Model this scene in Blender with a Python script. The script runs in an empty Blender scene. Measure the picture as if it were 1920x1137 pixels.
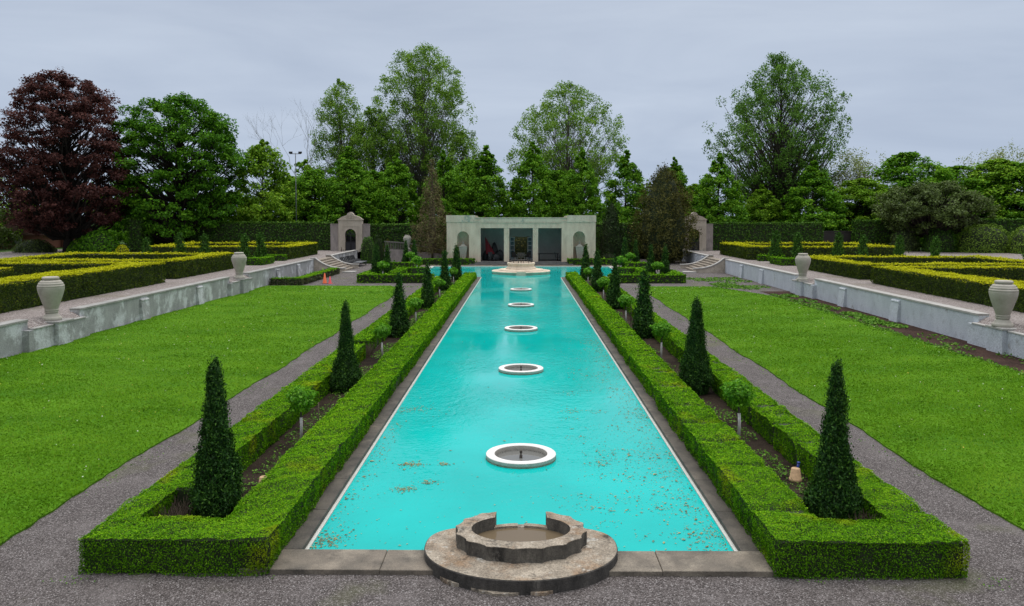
import bpy, math, random
import numpy as np
from mathutils import Vector
R = math.radians
RNG = np.random.default_rng(7)
random.seed(7)
scene = bpy.context.scene
COL = scene.collection

# ------------------------------------------------------------------ helpers
def tag(o, label=None, cat=None, group=None, kind=None):
    if label: o['label'] = label
    if cat: o['category'] = cat
    if group: o['group'] = group
    if kind: o['kind'] = kind
    return o

def empty(name, loc=(0, 0, 0), rz=0, label=None, cat=None, group=None):
    o = bpy.data.objects.new(name, None)
    o.empty_display_size = .2
    COL.objects.link(o)
    o.location = loc
    o.rotation_euler = (0, 0, rz)
    return tag(o, label, cat, group)

def copy_tree(o, parent=None):
    c = o.copy()
    COL.objects.link(c)
    if parent: c.parent = parent
    for ch in list(o.children):
        copy_tree(ch, c)
    return c

class MB:
    """collects shapes and links them as one mesh object"""
    def __init__(s): s.v = []; s.f = []; s.sm = []
    def add(s, vs, fs, smooth=False):
        n = len(s.v); s.v += [tuple(p) for p in vs]
        s.f += [tuple(i + n for i in f) for f in fs]; s.sm += [smooth] * len(fs)
        return s
    def box(s, x0, x1, y0, y1, z0, z1, b=0.0):
        if b <= 0:
            v = [(x0,y0,z0),(x1,y0,z0),(x1,y1,z0),(x0,y1,z0),(x0,y0,z1),(x1,y0,z1),(x1,y1,z1),(x0,y1,z1)]
            return s.add(v, [(0,3,2,1),(4,5,6,7),(0,1,5,4),(1,2,6,5),(2,3,7,6),(3,0,4,7)])
        # chamfered top edges
        v = [(x0,y0,z0),(x1,y0,z0),(x1,y1,z0),(x0,y1,z0),
             (x0,y0,z1-b),(x1,y0,z1-b),(x1,y1,z1-b),(x0,y1,z1-b),
             (x0+b,y0+b,z1),(x1-b,y0+b,z1),(x1-b,y1-b,z1),(x0+b,y1-b,z1)]
        return s.add(v, [(0,3,2,1),(0,1,5,4),(1,2,6,5),(2,3,7,6),(3,0,4,7),
                         (4,5,9,8),(5,6,10,9),(6,7,11,10),(7,4,8,11),(8,9,10,11)])
    def lathe(s, prof, cx=0, cy=0, cz=0, n=32, a0=0, a1=2*math.pi, sx=1, sy=1, smooth=True):
        full = abs(a1 - a0 - 2*math.pi) < 1e-6
        m = n if full else n + 1
        vs = []
        for (r, z) in prof:
            for i in range(m):
                a = a0 + (a1 - a0) * i / n
                vs.append((cx + r*math.cos(a)*sx, cy + r*math.sin(a)*sy, cz + z))
        fs = []
        for j in range(len(prof) - 1):
            for i in range(n):
                k = (i + 1) % m
                fs.append((j*m+i, j*m+k, (j+1)*m+k, (j+1)*m+i))
        return s.add(vs, fs, smooth)
    def tube(s, pts, rad, n=6, cap=True):
        pts = [Vector(p) for p in pts]
        if not hasattr(rad, '__len__'): rad = [rad]*len(pts)
        vs = []
        for i, p in enumerate(pts):
            d = (pts[min(i+1, len(pts)-1)] - pts[max(i-1, 0)]).normalized()
            u = d.cross(Vector((0, 1, 0) if abs(d.y) < .9 else (1, 0, 0))).normalized()
            w = d.cross(u)
            for k in range(n):
                a = 2*math.pi*k/n
                vs.append(p + (u*math.cos(a) + w*math.sin(a))*rad[i])
        fs = []
        for i in range(len(pts)-1):
            for k in range(n):
                k2 = (k+1) % n
                fs.append((i*n+k, i*n+k2, (i+1)*n+k2, (i+1)*n+k))
        if cap:
            fs.append(tuple(range(n))[::-1]); fs.append(tuple((len(pts)-1)*n+k for k in range(n)))
        return s.add(vs, fs, n > 5)
    def prism(s, poly, axis, a, b):
        """extrude a 2-D outline; axis 'y': poly in (x,z) from y=a to b; 'x': (y,z); 'z': (x,y)"""
        mk = {'y': lambda p, t: (p[0], t, p[1]), 'x': lambda p, t: (t, p[0], p[1]), 'z': lambda p, t: (p[0], p[1], t)}[axis]
        n = len(poly)
        vs = [mk(p, a) for p in poly] + [mk(p, b) for p in poly]
        fs = [tuple(range(n)), tuple(range(2*n-1, n-1, -1))]
        fs += [(i, i+n, (i+1) % n + n, (i+1) % n) for i in range(n)]
        return s.add(vs, fs)
    def build(s, name, mat, parent=None, fix=True):
        me = bpy.data.meshes.new(name)
        me.from_pydata(s.v, [], s.f)
        me.polygons.foreach_set('use_smooth', s.sm)
        if fix:
            import bmesh
            bm = bmesh.new(); bm.from_mesh(me)
            bmesh.ops.recalc_face_normals(bm, faces=bm.faces)
            bm.to_mesh(me); bm.free()
        me.materials.append(mat)
        o = bpy.data.objects.new(name, me)
        COL.objects.link(o)
        if parent: o.parent = parent
        return o

def np_mesh(name, verts, k, mats, rnd=None, matidx=None, parent=None):
    """verts: (n*k,3) with n separate k-gons"""
    n = len(verts)//k
    me = bpy.data.meshes.new(name)
    me.vertices.add(n*k); me.vertices.foreach_set('co', np.ascontiguousarray(verts, dtype=np.float32).ravel())
    me.loops.add(n*k); me.loops.foreach_set('vertex_index', np.arange(n*k, dtype=np.int32))
    me.polygons.add(n); me.polygons.foreach_set('loop_start', np.arange(0, n*k, k, dtype=np.int32))
    if matidx is not None: me.polygons.foreach_set('material_index', matidx.astype(np.int32))
    me.update(calc_edges=True)
    if rnd is not None:
        at = me.attributes.new('rnd', 'FLOAT', 'FACE'); at.data.foreach_set('value', rnd.astype(np.float32))
    for m in (mats if isinstance(mats, (list, tuple)) else [mats]): me.materials.append(m)
    o = bpy.data.objects.new(name, me)
    COL.objects.link(o)
    if parent: o.parent = parent
    return o

def unit(a): return a/np.maximum(np.linalg.norm(a, axis=1, keepdims=True), 1e-9)
def leaves(c, nrm, s, asp=.6, tang=None, tj=1.0):
    """leaf diamonds: centres, normals, lengths -> vertex array; tang: preferred long axis"""
    n = len(c)
    nrm = unit(nrm)
    t = RNG.normal(size=(n, 3))
    if tang is not None: t = tang + t*tj
    t = unit(t - nrm*np.sum(t*nrm, 1, keepdims=True))
    b = np.cross(nrm, t)
    s = np.asarray(s).reshape(-1, 1)*np.ones((n, 1))
    l, w = s*.5, s*.5*asp
    mid = c + nrm*s*.10
    v = np.stack([c - t*l, mid + b*w - t*l*.1, c + t*l, mid - b*w - t*l*.1], 1)
    return v.reshape(-1, 3)

_ph = np.random.default_rng(3).uniform(0, 6.28, (12, 1)); _dr = unit(np.random.default_rng(4).normal(size=(12, 3)))
def wob(p, f=1.0):
    """smooth wobble in about -1..1"""
    r = np.zeros(len(p))
    for i in range(12):
        fr = f*(1 + .35*i)
        r += np.sin((p @ _dr[i])*fr*2*math.pi + _ph[i])/(1 + .35*i)**.7
    return r/3.2

# ------------------------------------------------------------------ materials
def new_mat(name):
    m = bpy.data.materials.new(name); m.use_nodes = True
    nt = m.node_tree; nt.nodes.clear()
    return m, nt, nt.nodes, nt.links
def ramp(nd, stops):
    r = nd.new('ShaderNodeValToRGB'); e = r.color_ramp.elements
    while len(e) < len(stops): e.new(.5)
    for i, (p, c) in enumerate(stops): e[i].position = p; e[i].color = (*c, 1)
    return r

def foliage(name, stops, trans=.3, tcol=None, gl=.04, patch=None):
    m, nt, nd, ln = new_mat(name)
    at = nd.new('ShaderNodeAttribute'); at.attribute_name = 'rnd'
    rp = ramp(nd, stops); ln.new(at.outputs['Fac'], rp.inputs[0])
    col = rp.outputs[0]
    if patch:   # patches of differently coloured growth
        tc = nd.new('ShaderNodeTexCoord'); nz = nd.new('ShaderNodeTexNoise'); nz.inputs['Scale'].default_value = patch[1]; nz.inputs['Detail'].default_value = 3
        ln.new(tc.outputs['Object'], nz.inputs['Vector'])
        r2 = ramp(nd, [(patch[2], (0, 0, 0)), (patch[3], (1, 1, 1))]); ln.new(nz.outputs['Fac'], r2.inputs[0])
        mx = nd.new('ShaderNodeMixRGB'); ln.new(r2.outputs[0], mx.inputs[0]); ln.new(col, mx.inputs[1]); mx.inputs[2].default_value = (*patch[0], 1)
        if len(patch) > 4:
            mu = nd.new('ShaderNodeMath'); mu.operation = 'MULTIPLY'; mu.inputs[1].default_value = patch[4]
            ln.new(r2.outputs[0], mu.inputs[0]); ln.new(mu.outputs[0], mx.inputs[0])
        col = mx.outputs[0]
    df = nd.new('ShaderNodeBsdfDiffuse'); ln.new(col, df.inputs['Color'])
    tr = nd.new('ShaderNodeBsdfTranslucent'); ln.new(col, tr.inputs['Color'])
    mi = nd.new('ShaderNodeMixShader'); mi.inputs[0].default_value = trans
    ln.new(df.outputs[0], mi.inputs[1]); ln.new(tr.outputs[0], mi.inputs[2])
    g = nd.new('ShaderNodeBsdfGlossy'); g.inputs['Roughness'].default_value = .45; g.inputs['Color'].default_value = (1, 1, 1, 1)
    m2 = nd.new('ShaderNodeMixShader'); m2.inputs[0].default_value = gl
    ln.new(mi.outputs[0], m2.inputs[1]); ln.new(g.outputs[0], m2.inputs[2])
    out = nd.new('ShaderNodeOutputMaterial'); ln.new(m2.outputs[0], out.inputs[0])
    return m

def stone(name, base, var, scale=3, rough=.85, stains=None, bump=.25, fine=60, spec=.3, vert=1.0, fine_amt=.25):
    """two-tone weathered stone / plaster; stains: list of (colour, scale, lo, hi, amount)"""
    m, nt, nd, ln = new_mat(name)
    tc = nd.new('ShaderNodeTexCoord')
    mp = nd.new('ShaderNodeMapping'); mp.inputs['Scale'].default_value = (1, 1, vert); ln.new(tc.outputs['Object'], mp.inputs[0])
    nz = nd.new('ShaderNodeTexNoise'); nz.inputs['Scale'].default_value = scale; nz.inputs['Detail'].default_value = 8; nz.inputs['Roughness'].default_value = .65
    ln.new(mp.outputs[0], nz.inputs['Vector'])
    rp = ramp(nd, [(.3, base), (.7, var)]); ln.new(nz.outputs['Fac'], rp.inputs[0])
    col = rp.outputs[0]
    for k, (c, sc, lo, hi, am) in enumerate(stains or []):
        n2 = nd.new('ShaderNodeTexNoise'); n2.inputs['Scale'].default_value = sc; n2.inputs['Detail'].default_value = 7; n2.inputs['Roughness'].default_value = .7
        n2.noise_dimensions = '4D'; n2.inputs['W'].default_value = 3.7*k + 1.3
        ln.new(mp.outputs[0], n2.inputs['Vector'])
        r2 = ramp(nd, [(lo, (0, 0, 0)), (hi, (am, am, am))]); ln.new(n2.outputs['Fac'], r2.inputs[0])
        mx = nd.new('ShaderNodeMixRGB'); ln.new(r2.outputs[0], mx.inputs[0]); ln.new(col, mx.inputs[1]); mx.inputs[2].default_value = (*c, 1)
        col = mx.outputs[0]
    nf = nd.new('ShaderNodeTexNoise'); nf.inputs['Scale'].default_value = fine; nf.inputs['Detail'].default_value = 4
    ln.new(tc.outputs['Object'], nf.inputs['Vector'])
    rf = ramp(nd, [(.3, (1-fine_amt,)*3), (.7, (1+fine_amt,)*3)]); ln.new(nf.outputs['Fac'], rf.inputs[0])
    mu = nd.new('ShaderNodeMixRGB'); mu.blend_type = 'MULTIPLY'; mu.inputs[0].default_value = 1
    ln.new(col, mu.inputs[1]); ln.new(rf.outputs[0], mu.inputs[2])
    p = nd.new('ShaderNodeBsdfPrincipled'); p.inputs['Roughness'].default_value = rough; p.inputs['Specular IOR Level'].default_value = spec
    ln.new(mu.outputs[0], p.inputs['Base Color'])
    bp = nd.new('ShaderNodeBump'); bp.inputs['Strength'].default_value = bump; bp.inputs['Distance'].default_value = .02
    ad = nd.new('ShaderNodeMath'); ad.operation = 'ADD'; ln.new(nz.outputs['Fac'], ad.inputs[0]); ln.new(nf.outputs['Fac'], ad.inputs[1])
    ln.new(ad.outputs[0], bp.inputs['Height']); ln.new(bp.outputs[0], p.inputs['Normal'])
    out = nd.new('ShaderNodeOutputMaterial'); ln.new(p.outputs[0], out.inputs[0])
    return m

def plain(name, c, rough=.6, metal=0, var=.15, scale=25):
    m, nt, nd, ln = new_mat(name)
    tc = nd.new('ShaderNodeTexCoord'); nz = nd.new('ShaderNodeTexNoise'); nz.inputs['Scale'].default_value = scale; nz.inputs['Detail'].default_value = 4
    ln.new(tc.outputs['Object'], nz.inputs['Vector'])
    rp = ramp(nd, [(.3, tuple(x*(1-var) for x in c)), (.7, tuple(min(1, x*(1+var)) for x in c))]); ln.new(nz.outputs['Fac'], rp.inputs[0])
    p = nd.new('ShaderNodeBsdfPrincipled'); p.inputs['Roughness'].default_value = rough; p.inputs['Metallic'].default_value = metal
    ln.new(rp.outputs[0], p.inputs['Base Color'])
    out = nd.new('ShaderNodeOutputMaterial'); ln.new(p.outputs[0], out.inputs[0])
    return m

def gravel_mat(name, stops, cell=42, moss=None, light=(.25, .23, .22)):
    m, nt, nd, ln = new_mat(name)
    tc = nd.new('ShaderNodeTexCoord')
    vo = nd.new('ShaderNodeTexVoronoi'); vo.inputs['Scale'].default_value = cell; ln.new(tc.outputs['Object'], vo.inputs['Vector'])
    sp = nd.new('ShaderNodeSeparateColor'); ln.new(vo.outputs['Color'], sp.inputs[0])
    rp = ramp(nd, stops); ln.new(sp.outputs[0], rp.inputs[0])
    col = rp.outputs[0]
    n1 = nd.new('ShaderNodeTexNoise'); n1.inputs['Scale'].default_value = .9; n1.inputs['Detail'].default_value = 9; n1.inputs['Roughness'].default_value = .7; ln.new(tc.outputs['Object'], n1.inputs['Vector'])
    r1 = ramp(nd, [(.5, (0, 0, 0)), (.75, (.55, .55, .55))]); ln.new(n1.outputs['Fac'], r1.inputs[0])
    mx = nd.new('ShaderNodeMixRGB'); ln.new(r1.outputs[0], mx.inputs[0]); ln.new(col, mx.inputs[1]); mx.inputs[2].default_value = (*light, 1)
    col = mx.outputs[0]
    if moss:
        n2 = nd.new('ShaderNodeTexNoise'); n2.inputs['Scale'].default_value = .55; n2.inputs['Detail'].default_value = 9; n2.noise_dimensions = '4D'; n2.inputs['W'].default_value = 5
        ln.new(tc.outputs['Object'], n2.inputs['Vector'])
        r2 = ramp(nd, [(.57, (0, 0, 0)), (.72, (.6, .6, .6))]); ln.new(n2.outputs['Fac'], r2.inputs[0])
        mx = nd.new('ShaderNodeMixRGB'); ln.new(r2.outputs[0], mx.inputs[0]); ln.new(col, mx.inputs[1]); mx.inputs[2].default_value = (*moss, 1)
        col = mx.outputs[0]
    p = nd.new('ShaderNodeBsdfPrincipled'); p.inputs['Roughness'].default_value = .9; p.inputs['Specular IOR Level'].default_value = .25
    ln.new(col, p.inputs['Base Color'])
    bp = nd.new('ShaderNodeBump'); bp.inputs['Strength'].default_value = .8; bp.inputs['Distance'].default_value = .015; bp.invert = True
    ln.new(vo.outputs['Distance'], bp.inputs['Height']); ln.new(bp.outputs[0], p.inputs['Normal'])
    out = nd.new('ShaderNodeOutputMaterial'); ln.new(p.outputs[0], out.inputs[0])
    return m

def water_mat(name, base, wave=.35, rough=.03):
    m, nt, nd, ln = new_mat(name)
    tc = nd.new('ShaderNodeTexCoord')
    h = []
    for sc, st, w in ((3.6, (1, .8, 1), 1.0), (9.0, (1, .9, 1), .6)):
        mp = nd.new('ShaderNodeMapping'); mp.inputs['Scale'].default_value = st; ln.new(tc.outputs['Object'], mp.inputs[0])
        nz = nd.new('ShaderNodeTexNoise'); nz.inputs['Scale'].default_value = sc; nz.inputs['Detail'].default_value = 3; nz.inputs['Distortion'].default_value = .4
        ln.new(mp.outputs[0], nz.inputs['Vector'])
        mu = nd.new('ShaderNodeMath'); mu.operation = 'MULTIPLY'; mu.inputs[1].default_value = w; ln.new(nz.outputs['Fac'], mu.inputs[0]); h.append(mu)
    ad = nd.new('ShaderNodeMath'); ad.operation = 'ADD'; ln.new(h[0].outputs[0], ad.inputs[0]); ln.new(h[1].outputs[0], ad.inputs[1])
    # breezy and calm zones
    nz = nd.new('ShaderNodeTexNoise'); nz.inputs['Scale'].default_value = .16; nz.inputs['Detail'].default_value = 3; ln.new(tc.outputs['Object'], nz.inputs['Vector'])
    rz = ramp(nd, [(.40, (.10,)*3), (.60, (1,)*3)]); ln.new(nz.outputs['Fac'], rz.inputs[0])
    ml = nd.new('ShaderNodeMath'); ml.operation = 'MULTIPLY'; ml.inputs[1].default_value = wave; ln.new(rz.outputs[0], ml.inputs[0])
    bp = nd.new('ShaderNodeBump'); bp.inputs['Distance'].default_value = .03
    ln.new(ad.outputs[0], bp.inputs['Height']); ln.new(ml.outputs[0], bp.inputs['Strength'])
    n3 = nd.new('ShaderNodeTexNoise'); n3.inputs['Scale'].default_value = .35; n3.inputs['Detail'].default_value = 4; ln.new(tc.outputs['Object'], n3.inputs['Vector'])
    rp = ramp(nd, [(.35, tuple(x*.92 for x in base)), (.65, tuple(min(1, x*1.08) for x in base))]); ln.new(n3.outputs['Fac'], rp.inputs[0])
    p = nd.new('ShaderNodeBsdfPrincipled'); p.inputs['Roughness'].default_value = rough; p.inputs['IOR'].default_value = 1.33; p.inputs['Specular IOR Level'].default_value = .36
    ln.new(rp.outputs[0], p.inputs['Base Color']); ln.new(bp.outputs[0], p.inputs['Normal'])
    out = nd.new('ShaderNodeOutputMaterial'); ln.new(p.outputs[0], out.inputs[0])
    return m

def ground_mat(name, a, b, c, s1=.5, s2=6, s3=60, streak=None):
    m, nt, nd, ln = new_mat(name)
    tc = nd.new('ShaderNodeTexCoord')
    mp = nd.new('ShaderNodeMapping'); ln.new(tc.outputs['Object'], mp.inputs[0])
    if streak: mp.inputs['Rotation'].default_value = (0, 0, streak[0]); mp.inputs['Scale'].default_value = (1, streak[1], 1)
    def nz(sc, vec, d=5):
        n = nd.new('ShaderNodeTexNoise'); n.inputs['Scale'].default_value = sc; n.inputs['Detail'].default_value = d; ln.new(vec, n.inputs['Vector']); return n
    n1, n2, n3 = nz(s1, mp.outputs[0]), nz(s2, mp.outputs[0]), nz(s3, tc.outputs['Object'])
    r1 = ramp(nd, [(.35, a), (.65, b)]); ln.new(n1.outputs['Fac'], r1.inputs[0])
    r2 = ramp(nd, [(.45, (0,)*3), (.75, (.7,)*3)]); ln.new(n2.outputs['Fac'], r2.inputs[0])
    mx = nd.new('ShaderNodeMixRGB'); ln.new(r2.outputs[0], mx.inputs[0]); ln.new(r1.outputs[0], mx.inputs[1]); mx.inputs[2].default_value = (*c, 1)
    r3 = ramp(nd, [(.3, (.6,)*3), (.7, (1.35,)*3)]); ln.new(n3.outputs['Fac'], r3.inputs[0])
    mu = nd.new('ShaderNodeMixRGB'); mu.blend_type = 'MULTIPLY'; mu.inputs[0].default_value = 1; ln.new(mx.outputs[0], mu.inputs[1]); ln.new(r3.outputs[0], mu.inputs[2])
    p = nd.new('ShaderNodeBsdfPrincipled'); p.inputs['Roughness'].default_value = .95; p.inputs['Specular IOR Level'].default_value = .1
    ln.new(mu.outputs[0], p.inputs['Base Color'])
    bp = nd.new('ShaderNodeBump'); bp.inputs['Strength'].default_value = .6; bp.inputs['Distance'].default_value = .03; ln.new(n3.outputs['Fac'], bp.inputs['Height']); ln.new(bp.outputs[0], p.inputs['Normal'])
    out = nd.new('ShaderNodeOutputMaterial'); ln.new(p.outputs[0], out.inputs[0])
    return m

M = {}
M['box'] = foliage('box_leaf', [(0, (.036, .115, .004)), (.45, (.092, .26, .006)), (.8, (.165, .38, .008)), (1, (.27, .49, .013))], .25, gl=.004, patch=((.42, .44, .012), .9, .60, .76, .5))
M['box_far'] = foliage('box_leaf_plain', [(0, (.04, .125, .005)), (.5, (.10, .27, .008)), (1, (.20, .40, .012))], .25, gl=.004)
M['yew'] = foliage('yew_leaf', [(0, (.02, .042, .005)), (.5, (.06, .105, .009)), (.85, (.11, .16, .012)), (1, (.20, .22, .012))], .2, gl=.01)
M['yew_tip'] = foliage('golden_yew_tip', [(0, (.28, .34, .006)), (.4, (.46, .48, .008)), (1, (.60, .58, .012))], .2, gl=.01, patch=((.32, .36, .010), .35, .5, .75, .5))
M['tall_hedge'] = foliage('beech_hedge_leaf', [(0, (.024, .075, .007)), (.6, (.06, .155, .012)), (1, (.13, .25, .022))], .2, gl=.015)
M['thuja'] = foliage('thuja_spray', [(0, (.010, .036, .007)), (.5, (.024, .078, .012)), (.85, (.06, .16, .018)), (1, (.10, .22, .025))], .15, gl=.01)
M['thuja_far'] = foliage('thuja_spray_light', [(0, (.02, .065, .008)), (.6, (.05, .14, .014)), (1, (.11, .25, .022))], .2, gl=.01)
M['standard'] = foliage('standard_leaf', [(0, (.05, .17, .008)), (.5, (.11, .34, .012)), (1, (.22, .48, .025))], .35, gl=.015)
M['linden'] = foliage('linden_leaf', [(0, (.036, .115, .007)), (.5, (.118, .30, .013)), (1, (.27, .49, .028))], .3, gl=.008)
M['linden_b'] = foliage('pale_linden_leaf', [(0, (.075, .18, .009)), (.5, (.19, .37, .02)), (1, (.34, .52, .038))], .3, gl=.008)
M['poplar'] = foliage('poplar_leaf', [(0, (.08, .175, .015)), (.5, (.18, .335, .03)), (1, (.32, .49, .065))], .35, gl=.012)
M['poplar_d'] = foliage('dark_poplar_leaf', [(0, (.048, .125, .014)), (.5, (.11, .245, .026)), (1, (.22, .39, .054))], .3, gl=.012)
M['maple'] = foliage('maple_leaf', [(0, (.028, .095, .006)), (.5, (.075, .22, .012)), (1, (.18, .40, .02))], .3, gl=.006)
M['copper'] = foliage('copper_beech_leaf', [(0, (.038, .012, .011)), (.55, (.10, .039, .033)), (1, (.22, .088, .07))], .35, gl=.01)
M['bronze'] = foliage('bronze_cedar_spray', [(0, (.04, .045, .010)), (.5, (.085, .088, .018)), (1, (.17, .15, .035))], .15, gl=.01)
M['brown'] = foliage('browned_cedar_spray', [(0, (.10, .08, .04)), (.5, (.19, .155, .075)), (1, (.22, .24, .07))], .15, gl=.01)
M['dark'] = foliage('dark_yew_spray', [(0, (.015, .032, .008)), (.6, (.03, .06, .014)), (1, (.06, .10, .02))], .15, gl=.01)
M['olive'] = foliage('hawthorn_leaf', [(0, (.05, .075, .014)), (.6, (.09, .14, .026)), (1, (.16, .23, .05))], .25, gl=.02)
M['dome'] = foliage('clipped_shrub_leaf', [(0, (.08, .16, .014)), (.6, (.18, .30, .034)), (1, (.30, .44, .06))], .2, gl=.01)
M['pale'] = foliage('pale_young_leaf', [(0, (.18, .24, .06)), (.6, (.30, .36, .11)), (1, (.42, .46, .18))], .35)
M['grass'] = foliage('grass_blade', [(0, (.066, .165, .009)), (.5, (.126, .282, .015)), (.93, (.195, .365, .026)), (1, (.36, .42, .06))], .3, gl=.0, patch=((.078, .20, .006), .22, .42, .66, .75))
M['weed'] = foliage('weed_leaf', [(0, (.05, .14, .012)), (.6, (.10, .25, .02)), (1, (.19, .34, .045))], .25, gl=.01)
M['petal'] = foliage('lawn_petal', [(0, (.6, .6, .45)), (.7, (.7, .7, .6)), (.75, (.6, .5, .05)), (1, (.6, .45, .03))], .1)
M['debris'] = foliage('floating_debris', [(0, (.10, .085, .025)), (.5, (.27, .225, .075)), (1, (.38, .33, .13))], .1)
M['twig'] = plain('twig_mass', (.022, .034, .009), .9)
M['bare'] = plain('bare_twig', (.11, .08, .055), .9)
M['bark'] = stone('bark', (.045, .036, .028), (.10, .085, .07), 6, .95, None, .6, 40)
M['bark_dark'] = stone('dark_bark', (.018, .014, .012), (.045, .037, .03), 6, .95, None, .6, 40)
M['bark_pale'] = stone('pale_bark', (.10, .09, .075), (.2, .18, .15), 6, .95, None, .6, 40)
M['guard'] = plain('white_trunk_wrap', (.62, .60, .56), .7)
M['lawn'] = ground_mat('lawn_turf', (.055, .165, .006), (.10, .24, .009), (.115, .21, .016), .22, 1.6, 45, (R(38), 3.0))
M['gravel'] = gravel_mat('pinkish_gravel', [(0, (.034, .029, .027)), (.35, (.075, .064, .060)), (.7, (.135, .117, .112)), (.93, (.22, .195, .19)), (1, (.36, .34, .33))], 62, moss=(.12, .13, .05), light=(.23, .205, .20))
M['gravel_t'] = gravel_mat('terrace_gravel', [(0, (.11, .09, .08)), (.4, (.20, .165, .155)), (.8, (.30, .26, .24)), (1, (.45, .42, .40))], 30, moss=(.16, .14, .09), light=(.33, .30, .28))
M['soil'] = ground_mat('bed_soil', (.018, .012, .009), (.05, .036, .026), (.035, .028, .018), 1.2, 7, 35)
M['mulch'] = ground_mat('bark_mulch', (.022, .012, .010), (.06, .034, .026), (.10, .06, .045), 1.0, 14, 30)
M['far_ground'] = ground_mat('rough_turf', (.03, .07, .012), (.05, .10, .02), (.04, .06, .02), .1, 1, 12)
M['water'] = water_mat('turquoise_water', (.0, .455, .420), .6)
M['ringwater'] = water_mat('dull_fountain_water', (.16, .16, .15), .1)
M['basinwater'] = water_mat('brown_basin_water', (.16, .12, .075), .1)
M['coping'] = stone('coping_stone', (.085, .075, .062), (.24, .20, .155), 1.6, .7, [((.36, .31, .24), 1.2, .50, .66, .7), ((.02, .018, .016), 2.2, .55, .7, .6)], .3, 50)
M['coping_dark'] = stone('dark_coping_stone', (.045, .041, .036), (.14, .12, .097), 1.6, .65, [((.25, .21, .16), 1.3, .55, .70, .6), ((.02, .018, .016), 2.2, .53, .7, .6)], .3, 50)  # darker base tone for the slabs along the pool sides
M['waterline'] = stone('waterline_paint', (.45, .46, .42), (.6, .6, .55), 5, .7)
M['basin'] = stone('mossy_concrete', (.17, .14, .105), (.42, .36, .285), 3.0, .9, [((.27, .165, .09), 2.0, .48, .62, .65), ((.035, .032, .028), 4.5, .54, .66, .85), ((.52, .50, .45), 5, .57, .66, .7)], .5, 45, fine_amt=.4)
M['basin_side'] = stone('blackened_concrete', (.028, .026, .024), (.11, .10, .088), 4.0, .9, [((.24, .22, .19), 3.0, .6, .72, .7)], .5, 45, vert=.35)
M['ring'] = stone('white_precast', (.72, .69, .66), (.80, .77, .74), 3, .8, [((.55, .50, .44), 4, .62, .78, .35)], .1, 90, fine_amt=.08)
M['ring_side'] = stone('speckled_precast', (.42, .39, .33), (.58, .55, .49), 12, .85, [((.12, .09, .06), 40, .64, .7, .6)], .2, 90)
M['algae'] = stone('algae_stain', (.12, .16, .10), (.30, .31, .23), 9, .9, None, .2, 60)
M['limestone'] = stone('limestone', (.58, .465, .345), (.78, .655, .51), 1.6, .85, [((.44, .365, .28), .8, .52, .66, .75), ((.20, .175, .145), 2.6, .58, .70, .75), ((.70, .64, .54), 1.5, .60, .70, .5)], .2, 30, vert=.3)
M['verdigris'] = stone('limestone_verdigris', (.58, .49, .37), (.74, .64, .50), 1.8, .85, [((.30, .27, .23), 1.2, .5, .7, .5), ((.20, .29, .255), .9, .57, .63, .7), ((.10, .14, .13), 3.0, .62, .7, .6)], .3, 30, vert=.6)
M['inner'] = stone('interior_plaster', (.40, .39, .365), (.52, .51, .48), 1.2, .9, None, .1, 20)
M['plaster_l'] = stone('weathered_plaster', (.26, .26, .26), (.40, .40, .40), 1.3, .9, [((.62, .63, .65), 1.0, .50, .58, .85), ((.13, .125, .12), 2.4, .6, .7, .6), ((.44, .44, .44), 4.0, .58, .66, .7)], .45, 25, vert=.8)
M['plaster_r'] = stone('pale_plaster', (.46, .49, .53), (.58, .61, .65), 1.1, .9, [((.27, .25, .225), .8, .60, .66, .8), ((.32, .33, .34), 3.0, .54, .68, .6), ((.62, .64, .68), 1.7, .58, .66, .6)], .3, 25, vert=.7)
M['cap_l'] = stone('grey_cap', (.24, .235, .22), (.38, .37, .35), 2, .9, [((.12, .12, .11), 3, .6, .7, .5)], .3, 30)
M['cap_r'] = stone('pale_cap', (.33, .315, .29), (.46, .445, .42), 2, .9, [((.20, .18, .16), 2.5, .55, .68, .6)], .3, 30)
M['urn'] = stone('cast_stone', (.36, .33, .275), (.48, .45, .39), 2.5, .85, [((.25, .24, .20), 2, .55, .72, .6)], .12, 80, fine_amt=.12)
M['gate_stone'] = stone('gate_stone', (.40, .345, .275), (.56, .49, .41), 1.6, .9, [((.20, .18, .16), 1.4, .56, .7, .6)], .3, 25, vert=.5)
M['gate_wing'] = stone('gate_wing_plaster', (.26, .225, .205), (.40, .35, .325), 1.3, .9, [((.13, .12, .125), 1.2, .5, .68, .7)], .3, 25, vert=.5)
M['tread'] = stone('worn_tread', (.20, .165, .13), (.34, .295, .24), 2.5, .9, [((.10, .09, .08), 2, .5, .7, .7)], .3, 25)
M['iron'] = plain('black_iron', (.02, .02, .024), .55)
M['iron_panel'] = plain('dull_iron_panel', (.055, .052, .062), .6)
M['wood_fence'] = plain('grey_timber', (.16, .15, .135), .85)
M['darkwood'] = plain('dark_timber', (.028, .022, .02), .6)
M['black'] = plain('black_resin', (.018, .019, .022), .5)
M['greyplast'] = plain('grey_resin', (.10, .105, .115), .5)
M['redcloth'] = plain('red_canvas', (.17, .012, .02), .85)
M['white_paint'] = plain('white_paint', (.62, .63, .64), .6)
M['teal_glass'] = plain('teal_glass', (.05, .10, .12), .15)
M['cone_o'] = plain('orange_plastic', (.75, .13, .03), .5)
M['cone_p'] = plain('faded_pink_plastic', (.80, .10, .11), .5)
M['reflect'] = plain('pale_reflective_band', (.75, .72, .66), .5)
M['clay'] = plain('pale_clay', (.50, .33, .19), .85)
M['blue'] = plain('blue_plastic', (.02, .05, .30), .4)
M['roof'] = plain('brown_shingle', (.12, .065, .05), .9)
M['brick'] = plain('red_brick', (.22, .085, .06), .9)
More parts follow.
